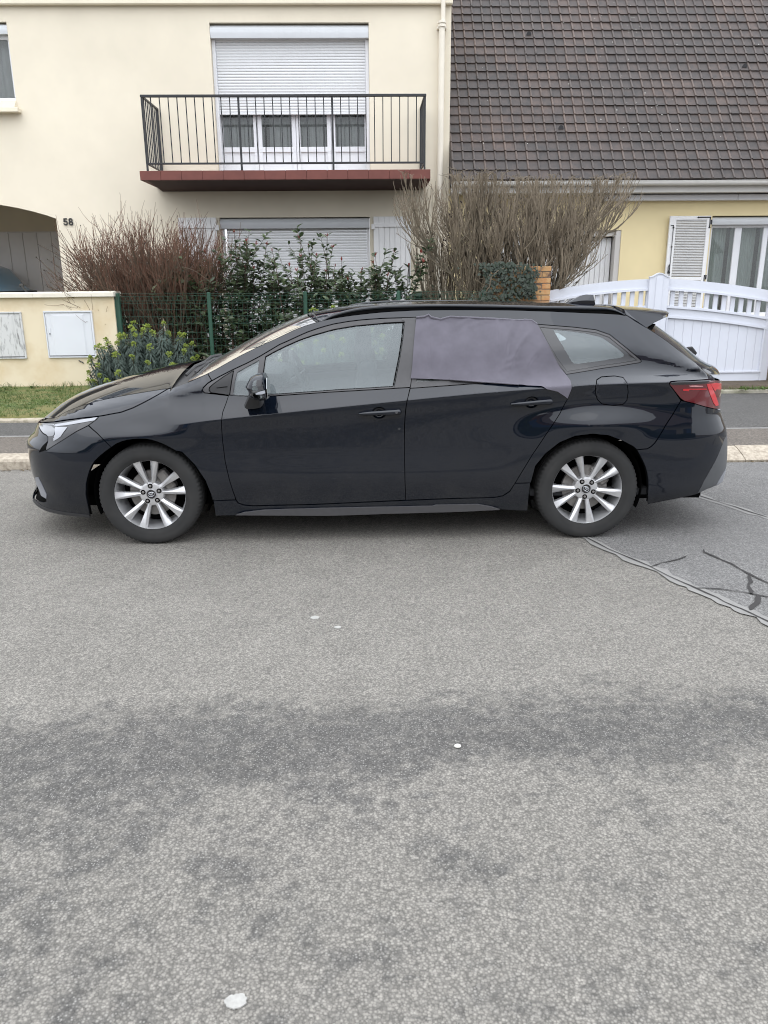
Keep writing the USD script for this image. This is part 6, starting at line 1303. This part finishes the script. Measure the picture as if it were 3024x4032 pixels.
part(car, 'rear_seat', hull(np.vstack([ball(at_w(s, d, z), .08) for d in (-.58, .58) for s, z in ((2.95, .5), (3.18, .55), (3.30, 1.02))])), 'cloth_dark', smooth=50)
part(car, 'luggage_cover', MB().cbox(X0 + 3.35, X0 + 4.25, YC - .66, YC + .66, .93, .95, .005), 'cabin_grey')
part(car, 'cabin_floor', MB().box(X0 + 1.3, X0 + 4.3, YC - .78, YC + .78, .26, .30), 'cloth_dark')
part(car, 'interior_mirror', hull(np.vstack([ball(at_w(1.80, d, 1.285), .03, (.4, 1, 1)) for d in (-.09, .09)])), 'black_plastic', smooth=40)

# the fabric shade pulled over the rear door window
def folds(s, z):
    g_ = lambda a, b: np.exp(-(a/b)**2)
    n = meshkit.fbm(np.stack([s*9, z*9, 0*s], -1), 4, 5) - .5
    f = .0035*n + .0040*g_(s - 3.075 - .02*(z - 1.15), .007) + .0028*g_(s - 2.664 + .03*(z - 1.15), .008)
    right = np.clip((s - 3.05)/.12, 0, 1)
    for sc, zc, an, L, W_, h in ((3.125, 1.20, 1.35, .10, .012, .009), (3.155, 1.19, 1.25, .11, .010, -.006), (3.18, 1.15, 1.05, .13, .012, .010), (3.15, 1.11, .35, .06, .012, .007), (3.14, 1.07, .25, .07, .013, .006), (3.25, 1.08, 1.0, .12, .014, .006), (2.90, 1.335, .35, .09, .010, .005), (2.78, 1.345, .12, .14, .009, .005), (3.00, 1.325, .2, .10, .008, .005), (2.75, 1.15, 1.45, .12, .02, .0025), (2.72, 1.05, 1.2, .10, .018, .0025), (3.1, .985, -.12, .2, .012, .003)):
        a = (s - sc)*math.cos(an) + (z - zc)*math.sin(an); b = -(s - sc)*math.sin(an) + (z - zc)*math.cos(an); f = f + h*g_(a, L)*g_(b + 1.5*a*a, W_)
    return f + .006*right*np.clip((z - 1.0)/.2, 0, 1)
shp = PG['sunshade']
sv, sf, sn = panel(shp, 1, .0075, 0, .011, 0, folds)
shade = thing('window_shade', 'stretchy dark mauve fabric sunshade pulled over the rear door window', 'sunshade', (X0 + 2.95, YC - .75, .95))
part(shade, 'cloth', (sv, sf), 'shade_cloth', smooth=True)
pts = np.array(POLY['sunshade'])
def hem(idx, r_): 
    P, n = SW(pts[idx, 0], pts[idx, 1], 1, .011); return MB().tubes([P], [r_ if not np.isscalar(r_) else np.full(len(P), r_)], 8, True)
topi = [i for i, (s, z) in enumerate(pts) if z > 1.27][:13]
part(shade, 'top_hem', hem(topi, .0065), 'shade_cloth', smooth=50)
boti = list(range(len(pts) - 11, len(pts) - 3))
boti = [i for i in range(len(pts)) if i > 18 and pts[i, 1] < 1.0 and pts[i, 0] < 3.30]
part(shade, 'bottom_hem', hem(boti, .0045), 'shade_cloth', smooth=50)
# ---------------------------------------------------------------- the other side of the street (behind the camera, seen in the paintwork)
mat('far_render', (.30, .26, .21), .9, .1, 1)
mat('far_brick', (.16, .085, .06), .9, .2, 4)
mat('far_roof', (.07, .045, .04), .8, .2, 3)
mat('far_hedge', (.03, .045, .02), .8, .4, 6)
mat('far_door', (.03, .06, .12), .4)
pv = thing('pavement', kind='structure'); part(pv, 'slab', MB().box(-80, 80, -8, -4.62, -.05, .10), 'asphalt_pavement')
def opposite(label, x0, x1, y, ze, zr, wm):
    t = thing('house_opposite', label, 'house', ((x0 + x1)/2, y, 0)); xm = (x0 + x1)/2
    part(t, 'wall', MB().box(x0, x1, y - 9, y, 0, ze), wm)
    part(t, 'roof', MB().prism(Polygon([(y + .4, ze - .05), (y - 4.5, zr), (y - 9.4, ze - .05)]), YZ, x0 - .3, x1 + .3), 'far_roof')
    for x in np.arange(x0 + 1.2, x1 - 1.5, 3.0):
        part(t, 'window', MB().cbox(x, x + 1.3, y + .002, y + .06, .9, 2.2, .01), 'black_gloss'); part(t, 'window', MB().cbox(x, x + 1.3, y + .002, y + .06, 3.3, 4.5, .01), 'black_gloss') if ze > 4.6 else None
    part(t, 'garage_door', MB().cbox(x1 - 3.2, x1 - .6, y + .07, y + .10, .1, 2.2, .01), 'far_door')
opposite('brown rendered house across the street', -16, -5.2, -15.5, 3.0, 5.6, 'far_render')
opposite('brick house across the street', -3.6, 4.6, -16.0, 3.1, 5.8, 'far_brick')
opposite('pale house with blue garage door across the street', 6.4, 18, -15.5, 2.9, 5.4, 'far_render')
r = np.random.default_rng(77)
for x in (-4.4,):
    t = thing('tree_opposite', 'bare tree across the street', 'tree', (x, -9, .1))
    P = curve(np.array([[x, -9, .1]]*6), r.normal(0, .15, (6, 3)) + np.array([0, 0, 1.0]), np.full(6, 3.6), 0, .06, r, 8); Q = sprout(P, 10, .4, 1, .5, 1.3, .05, .12, r, 5)
    part(t, 'trunk', MB().tubes(P, taper(P, .05, .02, r), 6), 'bark_grey'); part(t, 'twigs', MB().tubes(Q, taper(Q, .015, .006, r), 4), 'bark_grey')
for a, b in ((-15, -6), (-3.4, 4.2), (7, 14)):
    n = 2600; B = np.stack([r.uniform(a, b, n), -8.4 + r.uniform(-.25, .25, n), r.uniform(.1, 1.05, n)], 1); th = r.uniform(0, 6.3, n); v, f = leaves(B, np.stack([np.cos(th), np.sin(th), r.uniform(-.3, .6, n)], 1), r.normal(0, 1, (n, 3)), np.full(n, .16), np.full(n, .12))
    t = thing('hedge_opposite', 'clipped hedge in front of the ' + {-15: 'brown', -3.4: 'brick', 7: 'pale'}[a] + ' house across the street', 'hedge', ((a + b)/2, -8.4, .1), 'hedges across the street'); part(t, 'foliage', (v, f), 'far_hedge', smooth=False, kind='stuff'); part(t, 'core', MB().box(a, b, -8.6, -8.2, .1, .95), 'far_hedge')
